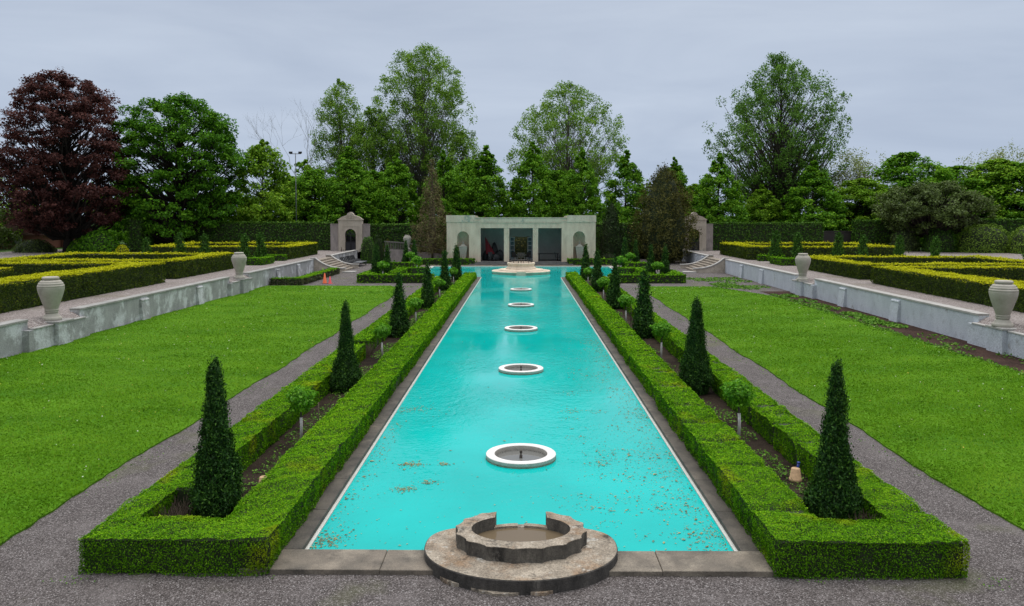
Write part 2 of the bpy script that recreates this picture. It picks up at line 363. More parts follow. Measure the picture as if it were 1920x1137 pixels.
M['metal'] = plain('grey_metal', (.14, .15, .16), .5, .3)
M['bronze_m'] = plain('dark_bronze', (.06, .05, .04), .5, .4)

# ------------------------------------------------------------------ camera, light, sky
H = 5.4
cam = bpy.data.cameras.new('camera'); co = bpy.data.objects.new('camera', cam); COL.objects.link(co)
cam.sensor_width = 36; cam.lens = 1500/1920*36; cam.clip_end = 5000; cam.clip_start = .1
cam.shift_y = -(568.5 - 482.6)/1920
co.location = (0, .28, H); co.rotation_euler = (R(87), 0, R(.65))
scene.camera = co

w = bpy.data.worlds.new('World'); scene.world = w; w.use_nodes = True
nt = w.node_tree; nt.nodes.clear(); nd, ln = nt.nodes, nt.links
SUN_EL, SUN_AZ = 72, 20
sky = nd.new('ShaderNodeTexSky'); sky.sky_type = 'NISHITA'; sky.sun_disc = False
sky.sun_elevation = R(SUN_EL); sky.sun_rotation = R(SUN_AZ); sky.air_density = 1.0; sky.dust_density = 2.0
tc = nd.new('ShaderNodeTexCoord')
sx = nd.new('ShaderNodeSeparateXYZ'); ln.new(tc.outputs['Generated'], sx.inputs[0])
# layered overcast: brighter overhead than at the horizon
cz = ramp(nd, [(0, (.41, .50, .655)), (.10, (.445, .515, .64)), (.36, (.455, .51, .605)), (1, (2.0, 2.0, 2.02))]); ln.new(sx.outputs['Z'], cz.inputs[0])
mp = nd.new('ShaderNodeMapping'); mp.inputs['Scale'].default_value = (1.0, 1.0, 5.5); mp.inputs['Rotation'].default_value = (0, R(5), 0); ln.new(tc.outputs['Generated'], mp.inputs[0])
nz = nd.new('ShaderNodeTexNoise'); nz.inputs['Scale'].default_value = 2.4; nz.inputs['Detail'].default_value = 6; nz.inputs['Roughness'].default_value = .55; nz.inputs['Distortion'].default_value = .5
ln.new(mp.outputs[0], nz.inputs['Vector'])
rc = ramp(nd, [(.30, (.87, .885, .91)), (.70, (1.10, 1.09, 1.065))]); ln.new(nz.outputs['Fac'], rc.inputs[0])
mu = nd.new('ShaderNodeMixRGB'); mu.blend_type = 'MULTIPLY'; mu.inputs[0].default_value = 1; ln.new(cz.outputs[0], mu.inputs[1]); ln.new(rc.outputs[0], mu.inputs[2])
# sky dimmed behind the viewer, added to darken the camera-facing hedge sides
ry = ramp(nd, [(0, (.50, .51, .52)), (.45, (1, 1, 1))]); my = nd.new('ShaderNodeMapRange'); my.inputs['From Min'].default_value = -1; my.inputs['From Max'].default_value = 1
ln.new(sx.outputs['Y'], my.inputs['Value']); ln.new(my.outputs[0], ry.inputs[0])
m5 = nd.new('ShaderNodeMixRGB'); m5.blend_type = 'MULTIPLY'; m5.inputs[0].default_value = 1; ln.new(mu.outputs[0], m5.inputs[1]); ln.new(ry.outputs[0], m5.inputs[2]); mu = m5
vs = nd.new('ShaderNodeVectorMath'); vs.operation = 'SCALE'; vs.inputs['Scale'].default_value = 10.0; ln.new(mu.outputs[0], vs.inputs[0])
mx = nd.new('ShaderNodeMixRGB'); mx.inputs[0].default_value = .93; ln.new(sky.outputs[0], mx.inputs[1]); ln.new(vs.outputs[0], mx.inputs[2])
bg = nd.new('ShaderNodeBackground'); bg.inputs['Strength'].default_value = .1; ln.new(mx.outputs[0], bg.inputs['Color'])
wo = nd.new('ShaderNodeOutputWorld'); ln.new(bg.outputs[0], wo.inputs[0])
sun = bpy.data.lights.new('sun', 'SUN'); sun.energy = .9; sun.angle = R(35); sun.color = (1, .96, .9)
so = bpy.data.objects.new('sun', sun); COL.objects.link(so)
az = R(SUN_AZ)
dirv = Vector((math.sin(az)*math.cos(R(SUN_EL)), math.cos(az)*math.cos(R(SUN_EL)), math.sin(R(SUN_EL))))
so.rotation_euler = dirv.to_track_quat('Z', 'Y').to_euler(); so.location = dirv*200
scene.view_settings.view_transform = 'Standard'; scene.view_settings.look = 'None'; scene.view_settings.exposure = .18; scene.view_settings.gamma = 1
scene.cycles.max_bounces = 6; scene.cycles.transparent_max_bounces = 8; scene.cycles.diffuse_bounces = 3
try: scene.cycles.use_denoising = True
except Exception: pass

# ------------------------------------------------------------------ setting: ground sheets
T = 1.15                     # terrace level
LW, RW = -19.5, 19.1         # faces of the left and right retaining walls
def sheet(name, rects, z, mat, kind='structure'):
    m = MB()
    for (x0, x1, y0, y1) in rects: m.add([(x0,y0,z),(x1,y0,z),(x1,y1,z),(x0,y1,z)], [(0,1,2,3)])
    o = m.build(name, mat, fix=False); return tag(o, kind=kind)
sheet('ground', [(-2500, 2500, -300, 2500)], -1.0, M['far_ground'])
sheet('gravel_path', [(LW-.3, -3.5, -6, 70), (3.5, RW+.3, -6, 70), (-3.5, 3.5, -6, 12.75), (LW-.3, -10, 70, 85), (10, RW+.3, 70, 85), (LW-.3, RW+.3, 85, 99)], 0, M['gravel'])
sheet('terrace_ground', [(-60, LW-.3, -6, 99), (RW+.3, 60, -6, 99)], T, M['gravel_t'])
sheet('park_ground', [(-600, -60, -6, 99), (60, 600, -6, 99), (-600, 600, 99, 900)], T-.05, M['far_ground'])
sheet('pool_water', [(-3.5, 3.5, 12.75, 70), (-10, 10, 70, 85)], -.03, M['water'])
sheet('flower_bed', [(-5.92, -4.68, 12.8, 68), (4.68, 5.92, 12.8, 68)], .012, M['soil'])
sheet('mulch_bed', [(16.95, RW, 24, 57.0)], .014, M['mulch'])

def blob_sheet(name, outline, z0, z1, mat, step=.35, amp=.07, seed=0):
    rg = random.Random(seed); pts = []
    for i in range(len(outline)):
        a, b = Vector(outline[i]), Vector(outline[(i+1) % len(outline)])
        n = max(1, int((b-a).length/step))
        nrm = Vector((-(b-a).y, (b-a).x)).normalized()
        for k in range(n):
            p = a + (b-a)*k/n
            q = p + nrm*((rg.random()-.5)*amp + amp*.8*math.sin(p.x*1.1+p.y*.83))
            pts.append((q.x, q.y))
    m = MB(); m.prism(pts, 'z', z0, z1); return m.build(name, mat), pts
lawnL = [(-8.75, 10.2), (LW+.02, 10.2), (LW+.02, 61.0), (-10.0, 61.0), (-9.2, 59.6), (-8.55, 56), (-8.5, 30), (-8.55, 17), (-8.6, 12)]
lawnR = [(8.6, 12.0), (9.2, 11.2), (16.9, 10.2), (17.1, 30), (17.1, 44), (16.7, 54), (15.2, 58.5), (14.2, 60.6), (9.3, 60.6), (8.75, 56), (8.55, 30), (8.5, 17)]
o, plL = blob_sheet('lawn', lawnL, -.05, .035, M['lawn'], seed=1); tag(o, kind='structure')
o, plR = blob_sheet('lawn', lawnR, -.05, .035, M['lawn'], seed=2); tag(o, kind='structure')

def in_poly(x, y, poly):
    c = np.zeros(len(x), bool); n = len(poly)
    for i in range(n):
        (xa, ya), (xb, yb) = poly[i], poly[i-1]
        m = ((ya > y) != (yb > y))
        with np.errstate(divide='ignore', invalid='ignore'):
            xi = (xb-xa)*(y-ya)/(yb-ya+1e-12) + xa
        c ^= m & (x < xi)
    return c
def grass(name, poly, n, z, hmin=.022, hmax=.05, stray=.0):
    xs = np.array([p[0] for p in poly]); ys = np.array([p[1] for p in poly])
    u = RNG.random(n*2); y0, y1 = max(ys.min(), 12.5), ys.max()
    a = .75  # denser near the camera
    y = (y0**(-a) + u*(y1**(-a) - y0**(-a)))**(-1/a)
    x = RNG.uniform(xs.min(), xs.max(), n*2)
    k = in_poly(x, y, poly); x, y = x[k][:n], y[k][:n]
    m = len(x)
    p = np.stack([x, y, np.full(m, z)], 1)
    h = RNG.uniform(hmin, hmax, m)*(1 + .25*wob(p, .25)); tall = RNG.random(m) < .004
    h[tall] *= 3.0
    wd = .005 + .00055*y; wd[tall] *= .5
    ang = RNG.uniform(0, 2*math.pi, m); lean = RNG.uniform(.9, 2.2, m); lean[tall] = .3
    d = np.stack([np.cos(ang), np.sin(ang), np.zeros(m)], 1)
    side = np.stack([-np.sin(ang), np.cos(ang), np.zeros(m)], 1)
    tip = p + d*(h*lean)[:, None] + np.array([0, 0, 1])*h[:, None]
    v = np.stack([p - side*wd[:, None], p + side*wd[:, None], tip], 1).reshape(-1, 3)
    r = np.clip(.45 + .09*np.tanh(2*np.sin((p[:, 0]*.28*np.sign(-p[:, 0]) + p[:, 1]*.96)*2*math.pi/2.4)) + .20*wob(p, .14) + .16*wob(p*np.array([1, .45, 1]), .9) + RNG.normal(0, .12, m), 0, .92); r[tall] = 1
    o = np_mesh(name, v, 3, M['grass'], r); tag(o, kind='stuff'); return o
grass('lawn_grass', plL, 190000, .03)
grass('lawn_grass', plR, 170000, .03)
def lawn_flowers(poly, n):
    x = RNG.uniform(min(p[0] for p in poly), max(p[0] for p in poly), n*2); y = RNG.uniform(13, 60, n*2)
    k = in_poly(x, y, poly); x, y = x[k][:n], y[k][:n]; m = len(x)
    c = np.stack([x, y, np.full(m, .10)], 1)
    v = leaves(c, np.array([[0, -.5, 1]])+RNG.normal(0, .3, (m, 3)), RNG.uniform(.014, .032, m)*(1+y/60), 1.0)
    tag(np_mesh('lawn_flowers', v, 4, M['petal'], RNG.random(m)), kind='stuff')
lawn_flowers(plL, 260); lawn_flowers(plR, 220)

def ground_cover(name, spots, mat, size=.07, z=.03):
    cs = []; 
    for (x, y, rx, ry, n) in spots:
        a = RNG.uniform(0, 2*math.pi, n); r = np.sqrt(RNG.random(n))
        cs.append(np.stack([x + rx*r*np.cos(a), y + ry*r*np.sin(a), z + RNG.uniform(0, .10, n)*(1-r*.6)], 1))
    c = np.concatenate(cs); m = len(c)
    v = leaves(c, np.array([[0, 0, 1.0]])+RNG.normal(0, .45, (m, 3)), size*RNG.uniform(.6, 1.4, m)*(.6+c[:, 1]/40), .7)
    tag(np_mesh(name, v, 4, mat, RNG.random(m)), kind='stuff')
wl = [(-5.3, 15+i*1.35+random.random(), .42, .9, 150) for i in range(36) if random.random() < .7 or 15 < i < 22]
wr = [(5.3 + random.uniform(-.25, .25), 14.6+i*1.5+random.random(), .35, .7, 170 if i < 5 else 55) for i in range(34) if i < 6 or random.random() < .35]
ground_cover('bed_weeds', wl, M['weed'], .05)
ground_cover('bed_weeds', wr, M['weed'], .05)
wm = [(18.3+random.uniform(-.5, .6), y, .55, 1.0, n) for y, n in ((40.5, 420), (42.2, 500), (43.6, 380), (39.3, 240), (46.5, 120), (48, 160), (50.5, 130), (53.5, 200), (35.5, 60), (33, 90), (30.5, 60), (28.5, 110), (27, 90))]
wm += [(17.05, y, .28, .9, 60) for y in np.arange(25, 55, 1.6)]
ground_cover('mulch_weeds', wm, M['weed'], .08)
ground_cover('mulch_weeds', [(16.0+random.uniform(-1.5, 2.5), 60.5+random.uniform(-1.5, 8), .9, 1.2, 150) for i in range(16)], M['weed'], .07, .01)
ground_cover('path_weeds', [(s*(8.3+random.uniform(-.1, .15)), 14+i*2.1+random.random()*2, .25, .8, 22) for i in range(21) for s in (-1, 1)] +
             [(-8.2, 60.2, .9, .5, 60), (-12.6, 63.0, 1.0, .4, 60), (8.2, 58.5, .6, .8, 40), (-3.95, 11.9, .3, .08, 20), (4.3, 11.85, .3, .08, 25), (-6.7, 11.75, .5, .1, 25), (6.9, 11.8, .4, .2, 30)], M['weed'], .035, .0)

# ------------------------------------------------------------------ foliage builders
def hedge(name, rects, z0, z1, mat, label, cat='hedge', s0=.025, k=.0018, cov=2.1, topmat=None, amp=.03, groove=0, body=.06, group=None, rnd_lo=0, wobf=.35, round_=.07, tiltup=0):
    """clipped hedge from butted rectangles; leaves grow on every outer face"""
    root = empty(name, (0, 0, 0), 0, label, cat, group)
    cx = sum(r[0]+r[1] for r in rects)/2/len(rects); cy = min(r[2] for r in rects)
    root.location = (cx, cy, z0)
    C, N, S, TOP = [], [], [], []
    def inside_other(p, i):
        m = np.zeros(len(p), bool)
        for j, (a, b, c, d) in enumerate(rects):
            if j != i: m |= (p[:, 0] > a-.01) & (p[:, 0] < b+.01) & (p[:, 1] > c-.01) & (p[:, 1] < d+.01)
        return m
    for i, (x0, x1, y0, y1) in enumerate(rects):
        nseg = max(1, int((y1-y0)/3)); ye = np.linspace(y0, y1, nseg+1)
        for q in range(nseg):
            ya, yb = ye[q], ye[q+1]; s = max(s0, k*(ya+yb)/2)
            def samp(area): return max(4, int(cov*area/s**2))
            n = int(samp((x1-x0)*(yb-ya))*1.75)
            p = np.stack([RNG.uniform(x0, x1, n), RNG.uniform(ya, yb, n), np.full(n, z1)], 1)
            C.append(p); N.append(np.tile([0, 0, 1.], (n, 1))); S.append(np.full(n, s)); TOP.append(np.ones(n, bool))
            for xs, nx in ((x0, -1), (x1, 1)):
                n = int(samp((yb-ya)*(z1-z0))*1.3)
                p = np.stack([np.full(n, xs), RNG.uniform(ya, yb, n), RNG.uniform(z0, z1, n)], 1)
                kp = ~inside_other(p + np.array([nx*.05, 0, 0]), i); p = p[kp]; n = len(p)
                C.append(p); N.append(np.tile([nx, 0, 0.], (n, 1))); S.append(np.full(n, s)); TOP.append(np.zeros(n, bool))
        for ysd, ny in ((y0, -1), (y1, 1)):
            s = max(s0, k*ysd); n = max(4, int(cov*(x1-x0)*(z1-z0)/s**2))
            p = np.stack([RNG.uniform(x0, x1, n), np.full(n, ysd), RNG.uniform(z0, z1, n)], 1)
            kp = ~inside_other(p + np.array([0, ny*.05, 0]), i); p = p[kp]; n = len(p)
            C.append(p); N.append(np.tile([0, ny, 0.], (n, 1))); S.append(np.full(n, s)); TOP.append(np.zeros(n, bool))
    C = np.concatenate(C); N = np.concatenate(N); S = np.concatenate(S); TOP = np.concatenate(TOP)
    # uneven clipping, rounded edges, stray shoots
    off = amp*wob(C, wobf) + amp*.8*wob(C+5, wobf*3.1) - np.abs(RNG.normal(0, 1, len(C)))*S*np.where(TOP, .28, .6)
    stray = RNG.random(len(C)) < .05; off[stray] += RNG.random(stray.sum())*S[stray]*1.3
    P = C + N*off[:, None]
    P[~TOP, 2] -= np.clip(off[~TOP], -.02, .02)
    zt = (C[:, 2] - z0)/(z1 - z0)
    P[~TOP] -= N[~TOP]*(round_*np.clip((zt[~TOP]-.85)/.15, 0, 1)**2)[:, None]
    if groove:
        ph = np.abs(((C[:, 1]*1.0 + .35*np.sin(C[:, 1]*.7)) % groove) - groove/2)
        gv = np.exp(-((groove/2-ph)/.10)**2)
        P -= N*(gv*.07)[:, None]
    nn = N*1.0 + RNG.normal(0, 1, C.shape)*np.where(TOP, .38, .5)[:, None]
    if tiltup: nn[:, 2] += tiltup
    v = leaves(P, nn, S*RNG.uniform(.75, 1.5, len(S)), .62) - np.array(root.location)
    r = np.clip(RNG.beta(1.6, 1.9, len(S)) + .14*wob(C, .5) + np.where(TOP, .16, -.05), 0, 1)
    mats = [mat]; mi = None
    if topmat:
        mats = [mat, topmat]
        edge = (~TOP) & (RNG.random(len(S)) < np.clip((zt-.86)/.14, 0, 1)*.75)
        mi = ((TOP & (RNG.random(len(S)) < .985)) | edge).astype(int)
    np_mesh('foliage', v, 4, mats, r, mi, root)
    b = MB()
    ox, oy, oz = root.location
    for (x0, x1, y0, y1) in rects:
        # inset only on free sides
        def free(px, py): return not any((a-.01 < px < b_+.01) and (c-.01 < py < d+.01) for (a, b_, c, d) in rects if (a, b_, c, d) != (x0, x1, y0, y1))
        xm, ym = (x0+x1)/2, (y0+y1)/2
        e = body
        bx0 = x0+e if free(x0-.05, ym) else x0; bx1 = x1-e if free(x1+.05, ym) else x1
        by0 = y0+e if free(xm, y0-.05) else y0; by1 = y1-e if free(xm, y1+.05) else y1
        b.box(bx0-ox, bx1-ox, by0-oy, by1-oy, -.02, z1-z0-e-.001*random.random())
    b.build('branches', M['twig'], root)
    return root

def tree_parts(seed, h, prof, trunk_r=.3, n_clump=80, clump_r=1.2, leaf_n=110, leaf_s=.35, mat=None, bark=None, inner=.4,
               rise=.5, flat=.75, lumps=.25, up=.5, lean=(0, 0), trunk_top=.8, limb_r=.25, sub=0, asp=.7, zjit=0, trunk_split=1):
    """returns (trunk MB, leaf vertex array, rnd array); prof: [(height fraction, radius)]"""
    rg = np.random.default_rng(seed)
    pt = np.array([p[0] for p in prof]); pr = np.array([p[1] for p in prof])
    ts = np.linspace(pt[0], pt[-1], 200); wgt = np.interp(ts, pt, pr)**1.15 + .02; wgt /= wgt.sum()
    t = rg.choice(ts, n_clump, p=wgt); ang = rg.uniform(0, 2*math.pi, n_clump)
    lob = 1 + lumps*(np.sin(ang*3+seed+t*5)*.5 + np.sin(ang*5+2.1*seed-t*9)*.4 + rg.normal(0, .35, n_clump))
    lob = np.clip(lob, .55, 1.16); rr = np.interp(t, pt, pr)*lob*(inner + (1-inner)*np.sqrt(rg.random(n_clump)))
    ntop = max(4, n_clump//9)
    t[:ntop] = np.linspace(pt[-1]-.30, pt[-1]-.01, ntop); rr[:ntop] = np.interp(t[:ntop], pt, pr)*rg.uniform(.1, 1, ntop)
    lx, ly = lean
    cen = np.stack([rr*np.cos(ang) + lx*t*h, rr*np.sin(ang) + ly*t*h, t*h], 1)
    # trunk and limbs
    mb = MB()
    zs = np.linspace(0, trunk_top*h, 9)
    tp = [(lx*z + .12*math.sin(z*.5+seed)*min(1, z/3), ly*z + .12*math.cos(z*.45+seed)*min(1, z/3), z) for z in zs]
    mb.tube(tp, [trunk_r*(1.25 if i == 0 else 1)*(1 - .9*i/8.5) for i in range(9)], 8)
    def axis(z): return np.array([np.interp(z, zs, [p[0] for p in tp]), np.interp(z, zs, [p[1] for p in tp]), min(z, trunk_top*h)])
    order = rg.permutation(n_clump)
    for q, i in enumerate(order):
        c = cen[i]
        zb = max(pt[0]*h*.6 + .2, c[2] - rr[i]*rise - .03*h - rg.random()*.04*h)
        a = axis(zb); zf = zb/h
        r0 = max(.02, trunk_r*limb_r*(1.1 - zf)*(1.3 if q < n_clump*.3 else .65))
        m1 = a + (c-a)*.35 + np.array([0, 0, -.04*rr[i]]) + rg.normal(0, .05*rr[i]+.03, 3)
        m2 = a + (c-a)*.7 + np.array([0, 0, -.02*rr[i]]) + rg.normal(0, .05*rr[i]+.03, 3)
        mb.tube([a, m1, m2, c], [r0, r0*.7, r0*.45, r0*.15], 5, False)
    # leaves
    N = n_clump*leaf_n
    d = unit(rg.normal(size=(N, 3))); rad = rg.random(N)**.45
    cr = np.repeat(clump_r*rg.uniform(.65, 1.25, n_clump)*np.clip(np.interp(t, pt, pr)/(clump_r*2.2), .38, 1), leaf_n)
    # each clump is uneven too
    ax = np.repeat(rg.uniform(.7, 1.3, (n_clump, 3)), leaf_n, 0)
    off = d*(rad*cr)[:, None]*ax; off[:, 2] *= flat
    if zjit: off[:, 2] += rg.normal(0, zjit, N)
    P = np.repeat(cen, leaf_n, 0) + off
    out = unit(off + (P - np.array([0, 0, h*.4]))*.08)
    nn = out*.7 + rg.normal(0, .6, (N, 3)); nn[:, 2] += up
    v = leaves(P, nn, leaf_s*rg.uniform(.6, 1.35, N), asp)
    r = np.clip(rg.beta(1.7, 1.9, N) + np.repeat(rg.normal(0, .10, n_clump), leaf_n), 0, 1)
    return mb, v, r
def tree(name, loc, label, cat='tree', group=None, mat=None, bark=None, rz=0, **kw):
    root = empty(name, loc, rz, label, cat, group)
    mb, v, r = tree_parts(**kw)
    mb.build('trunk', bark or M['bark_dark'], root, fix=False)
    np_mesh('crown', v, 4, mat, r, None, root)
    return root
def px(u, D): return (u - 977)/1500*D                # metres across at a distance D
def topz(v, D): return H + (404 - v)*D/1500

def cone_parts(seed, h, prof, n, s, up=1.0, core=.72, asp=.42, lump=.10, shrink=.83):
    """columnar evergreen: upright sprays over a dense core"""
    rg = np.random.default_rng(seed)
    pt = np.array([p[0] for p in prof]); pr = np.array([p[1] for p in prof])
    ts = np.linspace(0, 1, 300); wg = np.interp(ts, pt, pr) + .02; wg /= wg.sum()
    t = np.clip(rg.choice(ts, n, p=wg) + rg.normal(0, .004, n), 0, 1); a = rg.uniform(0, 2*math.pi, n)
    base = np.stack([np.cos(a)*2, np.sin(a)*2, t*h*2.2], 1) + seed
    R_ = np.interp(t, pt, pr)*shrink*(1 + lump*wob(base, .35) + lump*.8*wob(base, 1.1))
    rad = R_*(1 - .32*rg.random(n)**1.6)
    P = np.stack([rad*np.cos(a), rad*np.sin(a), t*h], 1)
    # foliage gathers in upright tufts
    nt_ = max(40, n//26); ti = rg.integers(0, n, nt_); own = rg.integers(0, nt_, n); tf_ = rg.random(n) < .62
    pull = rg.normal(0, 1, (n, 3))*np.array([s*.62, s*.62, s*1.25])
    bulge = (1 + .10*rg.random(nt_))[own][:, None]*np.array([1, 1, 0]) + np.array([0, 0, 1])
    P = np.where(tf_[:, None], P[ti][own]*bulge + pull, P); a = np.arctan2(P[:, 1], P[:, 0])
    tg = np.stack([np.cos(a)*.8, np.sin(a)*.8, np.full(n, up)], 1)
    nn = np.stack([np.cos(a), np.sin(a), np.full(n, .35)], 1) + rg.normal(0, .8, (n, 3))
    P *= np.array([1, 1, 1]); P[:, :2] *= (1 + np.where(rg.random(n) < .06, rg.random(n)*.12, 0))[:, None]
    v = leaves(P, nn, s*rg.uniform(.6, 1.5, n), asp, tg, .45)
    r = np.clip(rg.beta(1.6, 2.0, n) + .10*wob(base, .6) + np.where(tf_, rg.normal(.06, .12, nt_)[own], -.15), 0, 1)
    mb = MB(); mb.lathe([(max(.001, np.interp(x, pt, pr)*core), x*h*.97) for x in np.linspace(0, 1, 14)], n=12)
    return mb, v, r
def evergreen(name, loc, label, cat, mat, group=None, coremat=None, rz=0, stem=.0, **kw):
    root = empty(name, loc, rz, label, cat, group)
    mb, v, r = cone_parts(**kw)
    np_mesh('foliage', v, 4, mat, r, None, root)
    mb.build('inner_branches', coremat or M['twig'], root)
    t = MB(); t.tube([(0, 0, -.05), (.01, 0, kw['h']*.5)], [.05+kw['h']*.008, .03], 7); t.build('trunk', M['bark'], root)
    return root

# ------------------------------------------------------------------ pool coping
pc = empty('pool_coping', (0, 12.05, 0), 0, 'dark weathered stone coping slabs around the turquoise pool', 'pool edge')
m = MB()
def slabs(x0, x1, y0, y1, along, L, z=.08):
    a0, a1 = (y0, y1) if along == 'y' else (x0, x1); n = max(1, round((a1-a0)/L)); st = (a1-a0)/n
    for i in range(n):
        a, b = a0+i*st+.004, a0+(i+1)*st-.004; dz = random.uniform(-.005, .005)
        if along == 'y': m.box(x0, x1, a-12.05, b-12.05, -.4, z+dz, .008)
        else: m.box(a, b, y0-12.05, y1-12.05, -.4, z+dz, .008)
for args, mt in (((-4.25, 4.25, 12.02, 12.75, 'x', 2.1), 'coping'), ((-4.25, -3.5, 12.76, 69.2, 'y', 1.7), 'coping_dark'), ((3.5, 4.25, 12.76, 69.2, 'y', 1.7), 'coping_dark'),
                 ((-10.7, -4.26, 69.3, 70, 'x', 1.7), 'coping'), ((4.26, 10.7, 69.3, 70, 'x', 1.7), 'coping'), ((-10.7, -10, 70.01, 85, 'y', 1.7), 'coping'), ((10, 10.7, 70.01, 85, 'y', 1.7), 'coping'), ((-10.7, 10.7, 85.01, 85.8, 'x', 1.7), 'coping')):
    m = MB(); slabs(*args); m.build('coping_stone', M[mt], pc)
m = MB(); y = 12.05
m.box(-3.5, -3.44, 12.76-y, 69.9-y, -.4, -.004).box(3.44, 3.5, 12.76-y, 69.9-y, -.4, -.004)
m.box(-9.98, 9.98, 84.6-y, 85-y, -.4, .012).box(-9.98, -9.2, 70.1-y, 84.59-y, -.4, .008).box(9.2, 9.98, 70.1-y, 84.59-y, -.4, .008)
m.build('waterline', M['waterline'], pc)

# floating leaf litter on the pool
def debris():
    C = []
    def strip(n, f):
        for _ in range(n): C.append(f())
    # drift along the right side
    def drift():
        y = 13 + 22*random.random()**1.1; x = 3.38 - abs(random.gauss(0, 1))*(.35 + .55*math.sin((y-13)*.33)**2)
        return (x, y)
    strip(3200, drift)
    for k in range(22):      # streaks
        y = random.uniform(13, 27); x0 = random.uniform(1.2, 3.3); L = random.uniform(.3, 1.1)
        for j in range(42): C.append((min(3.4, x0 + random.uniform(-L, L)*.7), y + random.gauss(0, .06) + .15*math.sin(j)))
    for (u, v, n, r) in ((770, 868, 110, .16), (835, 868, 40, .10), (760, 915, 90, .15), (808, 902, 45, .12), (778, 765, 90, .34), (745, 770, 40, .2), (620, 1010, 60, .2), (600, 1018, 60, .25), (660, 990, 12, .3), (1090, 655, 40, .5), (1100, 700, 60, .5)):
        D = 8100/(v-404); cx, cy = px(u, D), D
        for j in range(n): C.append((cx + random.gauss(0, r), cy + random.gauss(0, r*.75))); C.append((cx + random.gauss(0, r*.7), cy + random.gauss(0, r*.5)))
    for j in range(650): C.append((random.uniform(-3.4, 3.4), 13+26*random.random()**1.6))
    for j in range(350): C.append((random.uniform(-3.4, -3.0), 13+random.random()*8))
    C = np.array([c for c in C if abs(c[0]) < 3.43 and c[1] > 12.8 and math.hypot(c[0], (c[1]-12.6)*1.25) > 1.6])
    n = len(C); c = np.concatenate([C, np.full((n, 1), -.022)], 1)
    c[:, 2] += RNG.uniform(0, .003, n)
    v = leaves(c, np.tile([0, 0, 1.], (n, 1)) + RNG.normal(0, .02, (n, 3)), RNG.gamma(2.0, .0125, n)+.008, .45)
    tag(np_mesh('floating_debris', v, 4, M['debris'], RNG.random(n)), kind='stuff')
debris()

# ------------------------------------------------------------------ ring fountains
RL = ['white concrete fountain ring nearest the camera, largest of the five in the pool',
      'second white fountain ring from the camera, on the centre line of the pool',
      'middle one of the five white fountain rings on the pool',
      'fourth white fountain ring from the camera, in the rippled part of the pool',
      'farthest white fountain ring, smallest in view, just before the tiered fountain']
def ring():
    root = empty('fountain_ring', (0, 0, 0))
    m = MB(); m.lathe([(.592, .075), (.60, .085), (.77, .085), (.782, .073)], n=64); m.build('rim', M['ring'], root)
    m = MB(); m.lathe([(.782, .073), (.782, -.2), (.58, -.2), (.592, .075)], n=64); m.build('ring_wall', M['ring_side'], root)
    m = MB(); m.lathe([(.7845, .004), (.7845, -.12)], n=64); m.build('algae_band', M['algae'], root)
    m = MB(); m.lathe([(.591, -.028), (.001, -.028)], n=48); m.build('inner_water', M['ringwater'], root)
    m = MB(); m.lathe([(.035, -.1), (.035, .03), (.018, .04), (.018, .09), (.032, .095), (.030, .13), (.008, .15), (.001, .15)], n=12); m.build('nozzle', M['bronze_m'], root)
    return root
r0 = ring()
for i, y in enumerate((17.95, 28.0, 38.0, 48.0, 58.0)):
    o = r0 if i == 0 else copy_tree(r0)
    o.location = (0, y, .0); tag(o, RL[i], 'fountain', 'fountain rings along the pool')

# ------------------------------------------------------------------ basin at the near end
bs = empty('scalloped_basin', (0, 12.6, 0), 0, 'weathered oval stone basin with scalloped open rim at the near pool end', 'basin')
m = MB()
def step_pt(a):
    c, q = math.cos(a), math.sin(a)
    if q <= 0: return 1.515*c, 1.2*q
    return 1.515*math.copysign(abs(c)**(2/3), c), .84*q**(2/3)
top = [step_pt(a) for a in np.linspace(0, 2*math.pi, 97)[:-1]]
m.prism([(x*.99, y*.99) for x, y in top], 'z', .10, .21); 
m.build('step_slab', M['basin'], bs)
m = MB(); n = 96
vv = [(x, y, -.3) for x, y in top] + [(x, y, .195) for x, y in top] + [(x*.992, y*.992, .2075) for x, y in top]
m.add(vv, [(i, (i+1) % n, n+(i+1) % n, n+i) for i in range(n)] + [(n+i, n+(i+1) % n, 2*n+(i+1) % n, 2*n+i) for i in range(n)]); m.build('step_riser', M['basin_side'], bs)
# scalloped wall, open towards the pool
cy = .15; NS = 240; gap = .42
aa = np.linspace(math.pi/2+gap, math.pi/2+2*math.pi-gap, NS)
def scal(a, k=1.0):
    ph = (a/(2*math.pi)*16 + .25) % 1.0
    dip = 0 if (ph < .10 or ph > .90) else math.sin((ph-.10)/.80*math.pi)**.6
    q = 1 - .046*dip
    return 1.045*q*math.cos(a)*k, .80*q*math.sin(a)*k + cy
outl = [scal(a) for a in aa]; bb = np.linspace(math.pi/2+.578, math.pi/2+2*math.pi-.578, NS); inn = [(.785*math.cos(a), .53*math.sin(a)+cy) for a in bb]
# square the ends of the wall at the gap
m = MB(); t2 = MB()
